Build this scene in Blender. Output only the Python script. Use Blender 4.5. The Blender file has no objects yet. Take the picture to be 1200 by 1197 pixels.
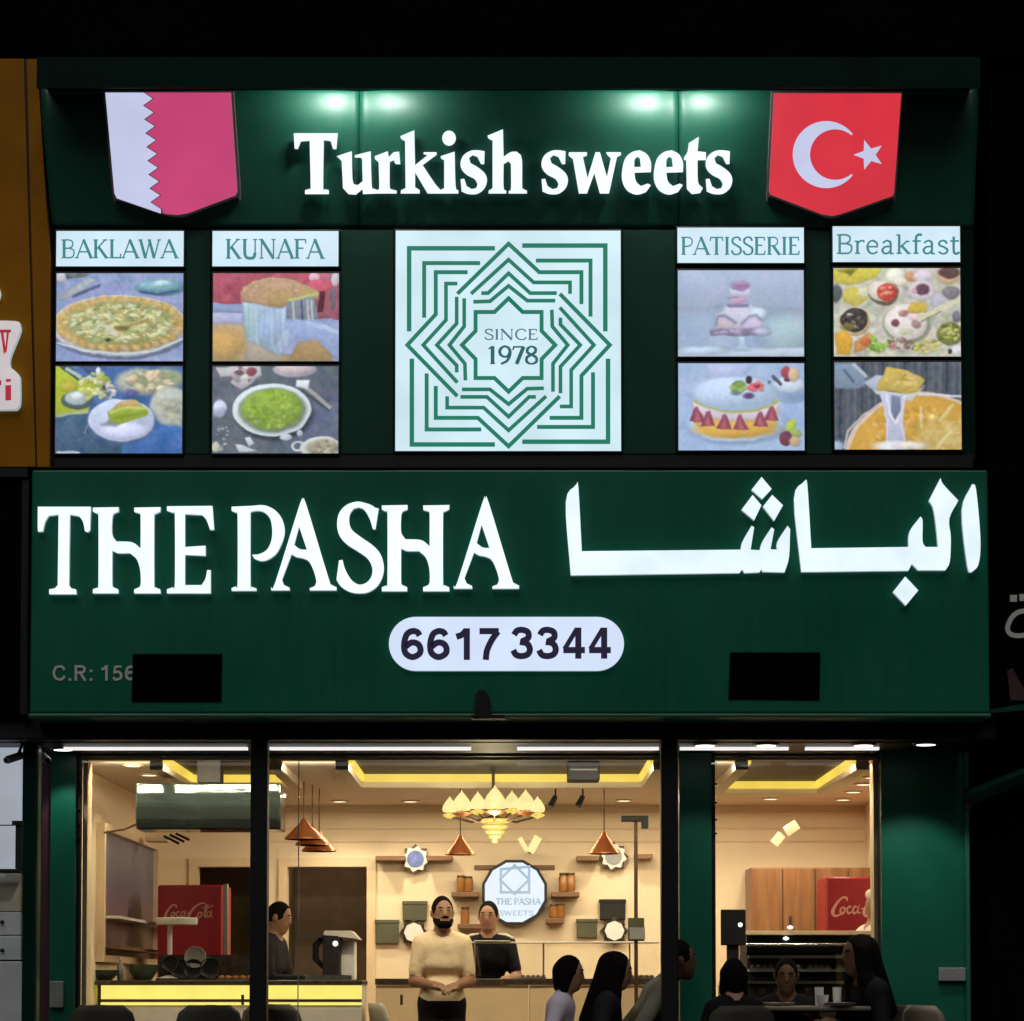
import bpy, bmesh, math, random
import numpy as np
from mathutils import Vector, Matrix
from mathutils.geometry import tessellate_polygon
random.seed(7); rng = np.random.default_rng(7)
SC = bpy.context.scene
COL = SC.collection
PI = math.pi
def s2l(c):
    c = c/255.0
    return c/12.92 if c <= 0.04045 else ((c+0.055)/1.055)**2.4
def rgb(r, g, b): return (s2l(r), s2l(g), s2l(b), 1.0)

# ------------------------------------------------------------------ camera
F = 2750.0; PITCH = math.radians(2.5); HOR = 1160.0; CAMZ = 1.0
CY = HOR - F*math.tan(PITCH)
cam_d = bpy.data.cameras.new('camera'); cam = bpy.data.objects.new('camera', cam_d); COL.objects.link(cam)
cam.location = (0, 0, CAMZ); cam.rotation_euler = (PI/2 + PITCH, 0, 0)
cam_d.sensor_width = 36; cam_d.lens = 36*F/1200; cam_d.shift_y = (CY-598.5)/1200
cam_d.clip_start = 0.1; cam_d.clip_end = 400
SC.camera = cam
# ------------------------------------------------------------------ world, sun, exposure
w = bpy.data.worlds.new('World'); SC.world = w; w.use_nodes = True
nt = w.node_tree; bg = nt.nodes['Background']
sky = nt.nodes.new('ShaderNodeTexSky'); sky.sky_type = 'NISHITA'; sky.sun_disc = False
sky.sun_elevation = math.radians(-9); sky.sun_rotation = math.radians(180)
nt.links.new(sky.outputs[0], bg.inputs[0]); bg.inputs[1].default_value = 0.05
sun_d = bpy.data.lights.new('sun', 'SUN'); sun_d.energy = 0.80; sun_d.angle = math.radians(48); sun_d.color = (1.0, 0.97, 0.93)
sun = bpy.data.objects.new('sun', sun_d); COL.objects.link(sun); sun.location = (-4, -8, 14)
sun.rotation_euler = Vector((0.12, 1, -1.1)).to_track_quat('-Z', 'Y').to_euler()
vs = SC.view_settings; vs.view_transform = 'Standard'; vs.look = 'None'; vs.exposure = 0; vs.gamma = 1
SC.cycles.use_denoising = True
SC.cycles.max_bounces = 8; SC.cycles.diffuse_bounces = 4; SC.cycles.glossy_bounces = 4
SC.cycles.transparent_max_bounces = 16; SC.cycles.caustics_reflective = False; SC.cycles.caustics_refractive = False
SC.cycles.sample_clamp_indirect = 4

# ------------------------------------------------------------------ pixel <-> place
cp, sp = math.cos(PITCH), math.sin(PITCH)
def ray(px, py):
    xc = (px-600)/F; yc = (CY-py)/F
    return Vector((xc, cp - yc*sp, sp + yc*cp))
def P(px, py, Y):
    d = ray(px, py); t = Y/d.y
    return Vector((d.x*t, Y, CAMZ + d.z*t))
class Plane:
    """a flat face: point o, normal n (towards the street); px -> point on it, lifted by h"""
    def __init__(s, o, n): s.o = Vector(o); s.n = Vector(n).normalized()
    def at(s, px, py, h=0.0):
        d = ray(px, py); c = Vector((0, 0, CAMZ))
        t = (s.o-c).dot(s.n)/d.dot(s.n)
        return c + d*t + s.n*h
def vplane(Y): return Plane((0, Y, 0), (0, -1, 0))

# ------------------------------------------------------------------ mesh builder
class MB:
    def __init__(s): s.v = []; s.f = []; s.m = []
    def add(s, vs_, fs, m=0):
        b = len(s.v); s.v += [tuple(v) for v in vs_]
        for f in fs: s.f.append(tuple(b+i for i in f)); s.m.append(m)
        return s
    def box(s, x0, x1, y0, y1, z0, z1, m=0):
        v = [(x, y, z) for z in (z0, z1) for y in (y0, y1) for x in (x0, x1)]
        return s.add(v, [(0, 2, 3, 1), (4, 5, 7, 6), (0, 1, 5, 4), (2, 6, 7, 3), (0, 4, 6, 2), (1, 3, 7, 5)], m)
    def bpx(s, x0, y0, x1, y1, Y, d, m=0):
        xm, ym = (x0+x1)/2, (y0+y1)/2
        a, b = P(x0, ym, Y).x, P(x1, ym, Y).x
        return s.box(a, b, Y, Y+d, P(xm, y1, Y).z, P(xm, y0, Y).z, m)
    def prism(s, rings, lo, hi, m=0, side=None):
        """rings: [outer, hole...] of callables-ready points; lo/hi: functions point->Vector for back/front"""
        side = m if side is None else side
        tris = tessellate_polygon([[Vector((p[0], p[1], 0)) for p in r] for r in rings])
        flat = [p for r in rings for p in r]; n = len(flat)
        fr = [hi(*p) for p in flat]; bk = [lo(*p) for p in flat]
        b = len(s.v); s.v += [tuple(v) for v in fr] + [tuple(v) for v in bk]
        cc = (fr[tris[0][1]]-fr[tris[0][0]]).cross(fr[tris[0][2]]-fr[tris[0][0]])
        for t in tris:
            nn = (fr[t[1]]-fr[t[0]]).cross(fr[t[2]]-fr[t[0]])
            out = (fr[t[0]]-bk[t[0]])
            t2 = t if nn.dot(out) > 0 else (t[0], t[2], t[1])
            s.f.append(tuple(b+i for i in t2)); s.m.append(m)
            s.f.append(tuple(b+n+i for i in reversed(t2))); s.m.append(side)
        k = 0
        for r in rings:
            L = len(r)
            for i in range(L):
                j = (i+1) % L
                s.f.append((b+k+i, b+k+j, b+n+k+j, b+n+k+i)); s.m.append(side)
            k += L
        return s
    def strip(s, l, r, lo, hi, m=0, side=0):
        n = len(l); b = len(s.v)
        for fn in (hi, lo):
            for q in (l, r): s.v += [tuple(fn(*p)) for p in q]
        A, B, C, D = b, b+n, b+2*n, b+3*n
        for i in range(n-1):
            s.f += [(A+i, A+i+1, B+i+1, B+i), (C+i+1, C+i, D+i, D+i+1), (A+i+1, A+i, C+i, C+i+1), (B+i, B+i+1, D+i+1, D+i)]; s.m += [m, side, side, side]
        s.f += [(A, B, D, C), (B+n-1, A+n-1, C+n-1, D+n-1)]; s.m += [side, side]
        return s
    def tube(s, pts, r, n=8, m=0, caps=True):
        pts = [Vector(p) for p in pts]; rr = r if isinstance(r, (list, tuple)) else [r]*len(pts)
        b = len(s.v); prev = None
        for i, p in enumerate(pts):
            d = (pts[min(i+1, len(pts)-1)] - pts[max(i-1, 0)]).normalized()
            u = d.cross(Vector((0, 0, 1)) if abs(d.z) < 0.9 else Vector((1, 0, 0))).normalized() if prev is None else (prev - d*prev.dot(d)).normalized()
            prev = u; v = d.cross(u)
            for k in range(n):
                a = 2*PI*k/n; s.v.append(tuple(p + (u*math.cos(a)+v*math.sin(a))*rr[i]))
        for i in range(len(pts)-1):
            for k in range(n):
                k2 = (k+1) % n
                s.f.append((b+i*n+k, b+i*n+k2, b+(i+1)*n+k2, b+(i+1)*n+k)); s.m.append(m)
        if caps:
            s.f.append(tuple(b+k for k in reversed(range(n)))); s.m.append(m)
            e = b+(len(pts)-1)*n; s.f.append(tuple(e+k for k in range(n))); s.m.append(m)
        return s
    def lathe(s, c, prof, n=20, m=0, axis='z', sx=1.0, sy=1.0):
        c = Vector(c); b = len(s.v)
        for (r, h) in prof:
            for k in range(n):
                a = 2*PI*k/n; x, y = r*math.cos(a)*sx, r*math.sin(a)*sy
                s.v.append(tuple(c + (Vector((x, y, h)) if axis == 'z' else Vector((x, -h, y)))))
        for i in range(len(prof)-1):
            for k in range(n):
                k2 = (k+1) % n
                s.f.append((b+i*n+k, b+i*n+k2, b+(i+1)*n+k2, b+(i+1)*n+k)); s.m.append(m)
        for i, rev in ((0, True), (len(prof)-1, False)):
            if prof[i][0] > 1e-5:
                q = [b+i*n+k for k in range(n)]
                s.f.append(tuple(reversed(q)) if rev else tuple(q)); s.m.append(m)
        return s
def obj(name, mb, mats, parent=None, smooth=False, bevel=0.0):
    me = bpy.data.meshes.new(name); me.from_pydata(mb.v, [], mb.f)
    mats = mats if isinstance(mats, (list, tuple)) else [mats]
    for m in mats: me.materials.append(m)
    if len(mats) > 1: me.polygons.foreach_set('material_index', [min(i, len(mats)-1) for i in mb.m])
    bm = bmesh.new(); bm.from_mesh(me); bmesh.ops.recalc_face_normals(bm, faces=bm.faces); bm.to_mesh(me); bm.free()
    if smooth:
        me.polygons.foreach_set('use_smooth', [True]*len(me.polygons))
        me.set_sharp_from_angle(angle=math.radians(42))
    o = bpy.data.objects.new(name, me); COL.objects.link(o)
    if parent is not None:
        o.parent = parent
        pw = WM(parent); o.matrix_parent_inverse = pw.inverted()
    if bevel:
        md = o.modifiers.new('bevel', 'BEVEL'); md.width = bevel; md.segments = 2; md.limit_method = 'ANGLE'
    return o
def WM(o):
    m = Matrix.LocRotScale(o.location, o.rotation_euler, o.scale)
    return (WM(o.parent) @ o.matrix_parent_inverse @ m) if o.parent else m
def thing(name, label, cat, loc=(0, 0, 0), group=None, rotz=0):
    o = bpy.data.objects.new(name, None); COL.objects.link(o); o.location = loc; o.rotation_euler = (0, 0, rotz)
    o.empty_display_size = 0.1
    return tag(o, label, cat, group)
def tag(o, label, cat, group=None):
    o['label'] = label; o['category'] = cat
    if group: o['group'] = group
    return o
def struct(o): o['kind'] = 'structure'; return o
def copy_tree(o, loc=None, rotz=None, label=None, parent=None):
    c = o.copy(); COL.objects.link(c)
    if parent is not None: c.parent = parent
    if loc is not None: c.location = loc
    if rotz is not None: c.rotation_euler = (0, 0, rotz)
    if label: c['label'] = label
    for ch in [q for q in bpy.data.objects if q.parent == o]: copy_tree(ch, parent=c)
    return c
# local builder: parts given in the thing's own coordinates
def lobj(name, mb, mats, parent, smooth=False, bevel=0.0):
    o = obj(name, mb, mats, None, smooth, bevel); o.parent = parent
    return o

# ------------------------------------------------------------------ materials
def mat(name, base, rough=0.5, metal=0.0, noise=0.0, scale=8.0, spec=0.5, coat=0.0, bump=0.0, bscale=30.0, second=None, stretch=None, streak=False):
    m = bpy.data.materials.new(name); m.use_nodes = True; t = m.node_tree; b = t.nodes['Principled BSDF']
    b.inputs['Base Color'].default_value = base; b.inputs['Roughness'].default_value = rough
    b.inputs['Metallic'].default_value = metal; b.inputs['Specular IOR Level'].default_value = spec
    b.inputs['Coat Weight'].default_value = coat
    tc = t.nodes.new('ShaderNodeTexCoord'); src = tc.outputs['Object']
    if stretch:
        mp = t.nodes.new('ShaderNodeMapping'); mp.inputs['Scale'].default_value = stretch
        t.links.new(src, mp.inputs[0]); src = mp.outputs[0]
    if noise or second:
        n = t.nodes.new('ShaderNodeTexNoise'); n.inputs['Scale'].default_value = scale; n.inputs['Detail'].default_value = 6
        t.links.new(src, n.inputs['Vector'])
        r = t.nodes.new('ShaderNodeValToRGB')
        r.color_ramp.elements[0].position = 0.3; r.color_ramp.elements[1].position = 0.7
        lo = second or tuple(c*(1-noise) for c in base[:3]) + (1,)
        hi = base if second else tuple(min(1, c*(1+noise)) for c in base[:3]) + (1,)
        r.color_ramp.elements[0].color = lo; r.color_ramp.elements[1].color = hi
        t.links.new(n.outputs['Fac'], r.inputs[0]); t.links.new(r.outputs[0], b.inputs['Base Color'])
        mr = t.nodes.new('ShaderNodeMapRange'); mr.inputs['To Min'].default_value = max(0.02, rough-0.08); mr.inputs['To Max'].default_value = min(1, rough+0.08)
        t.links.new(n.outputs['Fac'], mr.inputs['Value']); t.links.new(mr.outputs[0], b.inputs['Roughness'])
    if streak:   # rain and dust streaks running down the sheet
        mp2 = t.nodes.new('ShaderNodeMapping'); mp2.inputs['Scale'].default_value = (9, 9, 0.7); t.links.new(tc.outputs['Object'], mp2.inputs[0])
        n3 = t.nodes.new('ShaderNodeTexNoise'); n3.inputs['Scale'].default_value = 2.2; n3.inputs['Detail'].default_value = 8; t.links.new(mp2.outputs[0], n3.inputs['Vector'])
        m3 = t.nodes.new('ShaderNodeMapRange'); m3.inputs['From Min'].default_value = 0.45; m3.inputs['From Max'].default_value = 0.8; m3.inputs['To Max'].default_value = 0.16
        t.links.new(n3.outputs['Fac'], m3.inputs['Value'])
        mx3 = t.nodes.new('ShaderNodeMix'); mx3.data_type = 'RGBA'; mx3.inputs['B'].default_value = (0.10, 0.14, 0.12, 1)
        t.links.new(m3.outputs[0], mx3.inputs['Factor']); t.links.new(r.outputs[0], mx3.inputs['A']); t.links.new(mx3.outputs['Result'], b.inputs['Base Color'])
    if bump:
        n2 = t.nodes.new('ShaderNodeTexNoise'); n2.inputs['Scale'].default_value = bscale; n2.inputs['Detail'].default_value = 3
        t.links.new(src, n2.inputs['Vector'])
        bp = t.nodes.new('ShaderNodeBump'); bp.inputs['Strength'].default_value = bump; bp.inputs['Distance'].default_value = 0.02
        t.links.new(n2.outputs['Fac'], bp.inputs['Height']); t.links.new(bp.outputs[0], b.inputs['Normal'])
    return m
def emit(name, col, strength=1.0, var=0.0, scale=3.0, gloss=0.03):
    """translucent lit acrylic: emission with a slightly uneven tube glow behind it"""
    m = bpy.data.materials.new(name); m.use_nodes = True; t = m.node_tree; b = t.nodes['Principled BSDF']
    b.inputs['Base Color'].default_value = (0.05, 0.05, 0.05, 1); b.inputs['Roughness'].default_value = 0.4
    b.inputs['Specular IOR Level'].default_value = 0.2
    b.inputs['Emission Color'].default_value = col; b.inputs['Emission Strength'].default_value = strength
    if var:
        tc = t.nodes.new('ShaderNodeTexCoord'); n = t.nodes.new('ShaderNodeTexNoise'); n.inputs['Scale'].default_value = scale; n.inputs['Detail'].default_value = 2
        mr = t.nodes.new('ShaderNodeMapRange'); mr.inputs['From Min'].default_value = 0.3; mr.inputs['From Max'].default_value = 0.7
        mr.inputs['To Min'].default_value = strength*(1-var); mr.inputs['To Max'].default_value = strength*(1+var)
        t.links.new(tc.outputs['Object'], n.inputs['Vector']); t.links.new(n.outputs['Fac'], mr.inputs['Value']); t.links.new(mr.outputs[0], b.inputs['Emission Strength'])
    return m
def print_mat(name, strength):
    """backlit print: colours of the printed picture from the mesh's colour attribute"""
    m = bpy.data.materials.new(name); m.use_nodes = True; t = m.node_tree; b = t.nodes['Principled BSDF']
    a = t.nodes.new('ShaderNodeVertexColor'); a.layer_name = 'print'
    b.inputs['Base Color'].default_value = (0.03, 0.03, 0.03, 1); b.inputs['Roughness'].default_value = 0.35
    b.inputs['Specular IOR Level'].default_value = 0.2
    t.links.new(a.outputs[0], b.inputs['Emission Color']); b.inputs['Emission Strength'].default_value = strength
    return m
def glass_mat(name, tint=(0.97, 1, 0.98, 1), refl=1.0, rough=0.0):
    m = bpy.data.materials.new(name); m.use_nodes = True; t = m.node_tree
    t.nodes.remove(t.nodes['Principled BSDF']); out = t.nodes['Material Output']
    tr = t.nodes.new('ShaderNodeBsdfTransparent'); tr.inputs[0].default_value = tint
    gl = t.nodes.new('ShaderNodeBsdfGlossy'); gl.inputs['Roughness'].default_value = rough
    fr = t.nodes.new('ShaderNodeFresnel'); fr.inputs[0].default_value = 1.45
    mu = t.nodes.new('ShaderNodeMath'); mu.operation = 'MULTIPLY'; mu.inputs[1].default_value = refl
    mx = t.nodes.new('ShaderNodeMixShader')
    t.links.new(fr.outputs[0], mu.inputs[0]); t.links.new(mu.outputs[0], mx.inputs[0])
    t.links.new(tr.outputs[0], mx.inputs[1]); t.links.new(gl.outputs[0], mx.inputs[2]); t.links.new(mx.outputs[0], out.inputs[0])
    return m
M = {}
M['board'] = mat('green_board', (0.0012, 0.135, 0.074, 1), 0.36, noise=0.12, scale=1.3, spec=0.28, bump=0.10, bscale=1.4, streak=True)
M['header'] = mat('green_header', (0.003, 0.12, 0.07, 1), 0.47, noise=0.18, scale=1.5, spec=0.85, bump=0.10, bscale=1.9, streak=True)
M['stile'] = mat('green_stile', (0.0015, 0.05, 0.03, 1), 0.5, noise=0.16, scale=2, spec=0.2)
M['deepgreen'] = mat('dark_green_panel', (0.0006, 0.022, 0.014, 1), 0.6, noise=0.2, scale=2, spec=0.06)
M['pillar'] = mat('green_pillar', (0.003, 0.115, 0.067, 1), 0.38, noise=0.10, scale=2.5, bump=0.04, bscale=5)
M['pillar_trim'] = mat('green_trim', (0.02, 0.13, 0.08, 1), 0.35, noise=0.1)
M['black'] = mat('black_metal', (0.006, 0.006, 0.007, 1), 0.5, noise=0.3, scale=6, spec=0.3)
M['blackwall'] = mat('dark_wall', (0.0016, 0.0016, 0.002, 1), 0.9, noise=0.4, scale=2, spec=0.04)
M['frame'] = mat('dark_frame', (0.01, 0.011, 0.011, 1), 0.4, noise=0.2, spec=0.4)

M['box_edge'] = mat('light_box_edge', (0.006, 0.012, 0.014, 1), 0.45, noise=0.2)
M['return'] = emit('glowing_letter_side', (0.62, 0.80, 0.86, 1), 0.52, 0.15, 6)
M['white_lit'] = emit('lit_white_acrylic', (0.86, 0.97, 1.0, 1), 1.10, 0.06, 4)
M['arab_lit'] = emit('lit_white_acrylic_cool', (0.80, 0.93, 1.0, 1), 1.04, 0.10, 3)
M['plate_lit'] = emit('lit_pale_blue_acrylic', (0.66, 0.77, 0.97, 1), 1.0, 0.06, 3)
M['title_lit'] = emit('lit_title_acrylic', (0.68, 0.87, 0.98, 1), 0.95, 0.06, 4)
M['logo_lit'] = emit('lit_emblem_acrylic', (0.66, 0.86, 0.95, 1), 0.97, 0.10, 2.2)
M['flag_white'] = emit('lit_flag_white', (0.56, 0.60, 0.82, 1), 0.98, 0.05, 3)
M['flag_maroon'] = emit('lit_flag_maroon', rgb(196, 68, 116), 1.0, 0.06, 2.5)
M['flag_red'] = emit('lit_flag_red', rgb(214, 52, 66), 1.0, 0.10, 2.0)
M['ink_teal'] = mat('teal_ink', rgb(30, 120, 118), 0.6); M['ink_green'] = mat('green_ink', rgb(10, 125, 90), 0.6)
M['ink_navy'] = mat('navy_ink', rgb(26, 24, 52), 0.5); M['ink_grey'] = mat('grey_ink', rgb(120, 150, 160), 0.6)
def ink(name, col, s):   # lit translucent vinyl on a light box
    return emit(name, col, s, 0.05, 5)
M['vinyl_teal'] = ink('teal_vinyl', rgb(66, 138, 146), 0.9); M['vinyl_green'] = ink('green_vinyl', rgb(28, 128, 104), 0.85)
M['vinyl_mint'] = ink('mint_vinyl', rgb(150, 190, 196), 0.9)
M['vinyl_grey'] = ink('grey_vinyl', rgb(92, 120, 136), 0.9); M['vinyl_dkteal'] = ink('dark_teal_vinyl', rgb(40, 100, 106), 0.9)
M['vinyl_navy'] = ink('navy_vinyl', rgb(30, 26, 56), 0.7)
M['grey_letter'] = mat('grey_letter', (0.62, 0.62, 0.60, 1), 0.6)
M['orange'] = mat('orange_brown_cladding', (0.38, 0.15, 0.003, 1), 0.6, spec=0.12, noise=0.14, scale=4, bump=0.05, bscale=12)
M['gap'] = mat('dark_joint', (0.05, 0.012, 0.006, 1), 0.7)
M['neigh_white'] = emit('lit_neighbour_letter', rgb(214, 205, 208), 0.85, 0.08, 6)
M['neigh_red'] = emit('red_neighbour_letter', rgb(186, 40, 62), 0.8)
M['cover'] = mat('black_cover_sheet', (0.0012, 0.0012, 0.0014, 1), 0.9, noise=0.2, spec=0.03)
M['tube_lit'] = emit('led_tube', (1.0, 0.98, 0.97, 1), 0.9)
M['lamp_disc'] = emit('lamp_disc', (1.0, 0.97, 0.92, 1), 4.0)
M['chrome'] = mat('chrome', (0.75, 0.75, 0.75, 1), 0.15, 1.0); M['steel'] = mat('brushed_steel', (0.5, 0.5, 0.48, 1), 0.3, 1.0, noise=0.1, scale=30)
M['glass'] = glass_mat('window_glass', (0.96, 0.98, 0.97, 1), 0.9); M['glass_thin'] = glass_mat('case_glass', (0.97, 0.98, 0.97, 1), 1.0)
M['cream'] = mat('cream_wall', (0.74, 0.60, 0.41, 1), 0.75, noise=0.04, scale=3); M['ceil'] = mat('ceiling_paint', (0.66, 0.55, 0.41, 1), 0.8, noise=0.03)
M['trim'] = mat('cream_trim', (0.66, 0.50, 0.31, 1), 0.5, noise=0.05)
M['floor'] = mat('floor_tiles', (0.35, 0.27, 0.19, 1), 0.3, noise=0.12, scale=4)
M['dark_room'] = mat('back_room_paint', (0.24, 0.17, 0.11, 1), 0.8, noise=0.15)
M['cove'] = emit('cove_face_glow', rgb(255, 216, 84), 1.02, 0.12, 2.0)  # tray faces emit the glow that hidden LEDs would cast on them
M['counter_glow'] = emit('counter_led', rgb(255, 236, 118), 1.12, 0.06, 5)
M['dark_stone'] = mat('dark_counter_stone', (0.045, 0.032, 0.024, 1), 0.25, noise=0.4, scale=18)
M['white_panel'] = mat('white_panel', (0.62, 0.58, 0.50, 1), 0.4, noise=0.1, scale=5)
M['wood'] = mat('wood_cabinet', (0.30, 0.135, 0.05, 1), 0.45, second=(0.17, 0.07, 0.025, 1), scale=3.0, stretch=(7, 7, 0.7))
M['shelfwood'] = mat('shelf_wood', (0.20, 0.10, 0.04, 1), 0.5, second=(0.13, 0.06, 0.025, 1), scale=4, stretch=(1, 8, 8))
M['red'] = mat('red_fridge', (0.24, 0.003, 0.012, 1), 0.35, noise=0.08, scale=4); M['logo_white'] = mat('pale_lettering', (0.55, 0.26, 0.22, 1), 0.5)
M['copper'] = mat('copper_shade', (0.62, 0.22, 0.09, 1), 0.35, 0.7, noise=0.1); M['bronze'] = mat('dark_bronze', (0.10, 0.06, 0.03, 1), 0.4, 0.6, noise=0.1)
M['shade_lit'] = emit('lit_glass_shade', rgb(255, 234, 158), 1.12, 0.1, 9); M['crystal_lit'] = emit('lit_crystal', rgb(255, 214, 96), 1.0, 0.25, 40)
M['warm_disc'] = emit('warm_downlight', rgb(255, 244, 215), 1.6)
M['darkplastic'] = mat('dark_plastic', (0.012, 0.012, 0.013, 1), 0.6, noise=0.2, spec=0.12); M['grey_box'] = mat('grey_casing', (0.03, 0.028, 0.026, 1), 0.7, noise=0.1, spec=0.08)
M['ac_green'] = mat('glossy_dark_casing', (0.06, 0.078, 0.068, 1), 0.10, 0.7, noise=0.15, bump=0.55, bscale=2.2, stretch=(0.5, 1, 2.2))
M['olive'] = mat('olive_box', (0.07, 0.07, 0.035, 1), 0.5, noise=0.2); M['blue_plate'] = mat('blue_glaze', (0.12, 0.16, 0.42, 1), 0.25, noise=0.3, scale=20)
M['white_glaze'] = mat('white_glaze', (0.72, 0.70, 0.66, 1), 0.25, noise=0.05); M['disc_lit'] = emit('lit_round_sign', rgb(228, 236, 250), 1.12, 0.05, 3)
M['disc_ink'] = ink('round_sign_print', rgb(172, 194, 216), 1.0)
M['amber'] = mat('amber_jar', (0.30, 0.13, 0.035, 1), 0.3, noise=0.2); M['greenbowl'] = mat('green_bowl', (0.045, 0.065, 0.035, 1), 0.3, noise=0.2)
M['paving'] = mat('paving', (0.16, 0.15, 0.14, 1), 0.8, noise=0.2, scale=3, bump=0.2, bscale=20); M['asphalt'] = mat('asphalt', (0.05, 0.05, 0.052, 1), 0.9, noise=0.25, scale=9, bump=0.3, bscale=60)
M['marble'] = mat('white_marble', (0.62, 0.64, 0.64, 1), 0.3, second=(0.36, 0.40, 0.41, 1), scale=2.5); M['bluewhite'] = emit('lit_neighbour_wall', rgb(176, 184, 196), 0.75, 0.1, 2)
M['beigepanel'] = mat('beige_panel', (0.50, 0.47, 0.36, 1), 0.6, noise=0.08); M['maroon'] = mat('maroon_panel', (0.05, 0.012, 0.018, 1), 0.5, noise=0.25, scale=5)
M['grey_paint'] = mat('grey_switch_box', (0.26, 0.27, 0.27, 1), 0.5, noise=0.1)
M['skin'] = mat('skin', (0.36, 0.19, 0.11, 1), 0.55, noise=0.08, scale=30); M['skin2'] = mat('skin_tan', (0.27, 0.135, 0.075, 1), 0.55, noise=0.08, scale=30)
M['skin3'] = mat('skin_shaded', (0.13, 0.065, 0.038, 1), 0.6, noise=0.08, scale=30, spec=0.2)  # darker skin tone stands in for shade on the outdoor diners
M['poster_grey'] = mat('faded_poster', (0.12, 0.12, 0.16, 1), 0.4, noise=0.35, scale=3)
_t = M['poster_grey'].node_tree; _tc = _t.nodes.new('ShaderNodeTexCoord'); _sx = _t.nodes.new('ShaderNodeSeparateXYZ'); _rp = _t.nodes.new('ShaderNodeValToRGB'); _mm = _t.nodes.new('ShaderNodeMix'); _mm.data_type = 'RGBA'; _mm.inputs['Factor'].default_value = 0.75
_nz = _t.nodes.new('ShaderNodeTexNoise'); _nz.inputs['Scale'].default_value = 4; _ad = _t.nodes.new('ShaderNodeMath'); _ad.operation = 'MULTIPLY_ADD'; _ad.inputs[1].default_value = 0.25
_t.links.new(_tc.outputs['Generated'], _sx.inputs[0]); _t.links.new(_tc.outputs['Object'], _nz.inputs['Vector']); _t.links.new(_nz.outputs['Fac'], _ad.inputs[0]); _t.links.new(_sx.outputs['Z'], _ad.inputs[2]); _t.links.new(_ad.outputs[0], _rp.inputs[0])
_e = _rp.color_ramp.elements; _e[0].position = 0.1; _e[0].color = (0.10, 0.05, 0.03, 1); _e[1].position = 1.1; _e[1].color = (0.16, 0.17, 0.24, 1)
for _p, _c in ((0.32, (0.16, 0.09, 0.06, 1)), (0.5, (0.17, 0.08, 0.10, 1)), (0.75, (0.12, 0.11, 0.17, 1))): _q = _e.new(_p); _q.color = _c
_b = _t.nodes['Principled BSDF']; _o = _b.inputs['Base Color'].links[0].from_socket; _t.links.new(_o, _mm.inputs['A']); _t.links.new(_rp.outputs[0], _mm.inputs['B']); _t.links.new(_mm.outputs['Result'], _b.inputs['Base Color'])
M['loaf'] = mat('bread_crust', (0.22, 0.10, 0.045, 1), 0.6, noise=0.3, scale=14)
M['lip'] = mat('lips', (0.25, 0.09, 0.06, 1), 0.5); M['eye'] = mat('eye', (0.02, 0.015, 0.012, 1), 0.3)
M['hair'] = mat('black_hair', (0.006, 0.0042, 0.0035, 1), 0.85, noise=0.4, scale=60, bump=0.2, bscale=60, spec=0.06)
M['yellow_shirt'] = mat('pale_yellow_cotton', (0.80, 0.62, 0.39, 1), 0.85, noise=0.05, scale=6, bump=0.6, bscale=9, spec=0.1)
M['black_cloth'] = mat('black_cloth', (0.010, 0.009, 0.010, 1), 0.85, noise=0.3, scale=8, bump=0.25, bscale=14, spec=0.1)
M['dark_cloth'] = mat('charcoal_cloth', (0.022, 0.020, 0.021, 1), 0.85, noise=0.3, scale=8, bump=0.25, bscale=14, spec=0.1)
M['olive_cloth'] = mat('olive_cloth', (0.17, 0.165, 0.125, 1), 0.85, noise=0.15, scale=8, bump=0.25, bscale=14, spec=0.1)
M['lavender'] = mat('lavender_cotton', (0.70, 0.62, 0.72, 1), 0.85, noise=0.08, scale=8, bump=0.2, bscale=14, spec=0.1)
M['white_cloth'] = mat('white_cotton', (0.66, 0.58, 0.48, 1), 0.85, noise=0.06, scale=8, bump=0.25, bscale=14, spec=0.1)
M['stripe'] = mat('white_stripe', (0.6, 0.55, 0.5, 1), 0.8); M['shoe'] = mat('shoe_leather', (0.015, 0.013, 0.012, 1), 0.4)
M['chair_dark'] = mat('olive_chair_shell', (0.05, 0.045, 0.035, 1), 0.6, noise=0.15, spec=0.2); M['chair_light'] = mat('pale_chair_shell', (0.36, 0.33, 0.27, 1), 0.45, noise=0.08)
M['chair_beige'] = mat('beige_chair', (0.20, 0.17, 0.12, 1), 0.6, noise=0.1)
M['paper'] = mat('white_paper', (0.75, 0.72, 0.65, 1), 0.7); M['led_spot'] = emit('small_led', (1, 0.95, 0.88, 1), 2.0)

# ------------------------------------------------------------------ outlines and lettering
def smooth(pts, closed=True, n=4, corner=38):
    out = []; L = len(pts); V = [Vector((p[0], p[1])) for p in pts]
    def is_c(i):
        if not closed and i in (0, L-1): return True
        a = V[i]-V[i-1]; b = V[(i+1) % L]-V[i]
        if a.length < 1e-6 or b.length < 1e-6: return True
        return math.degrees(a.angle(b)) > corner
    cs = [is_c(i) for i in range(L)]
    for i in range(L if closed else L-1):
        j = (i+1) % L; p1, p2 = V[i], V[j]; d = (p2-p1)
        m1 = d if cs[i] else (V[j]-V[i-1])*0.5
        m2 = d if cs[j] else (V[(j+1) % L]-V[i])*0.5
        if cs[i] and cs[j]: out.append(tuple(p1)); continue
        for k in range(n):
            t = k/n; t2, t3 = t*t, t*t*t
            q = p1*(2*t3-3*t2+1)+m1*(t3-2*t2+t)+p2*(-2*t3+3*t2)+m2*(t3-t2); out.append(tuple(q))
    if not closed: out.append(tuple(V[-1]))
    return out
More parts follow.
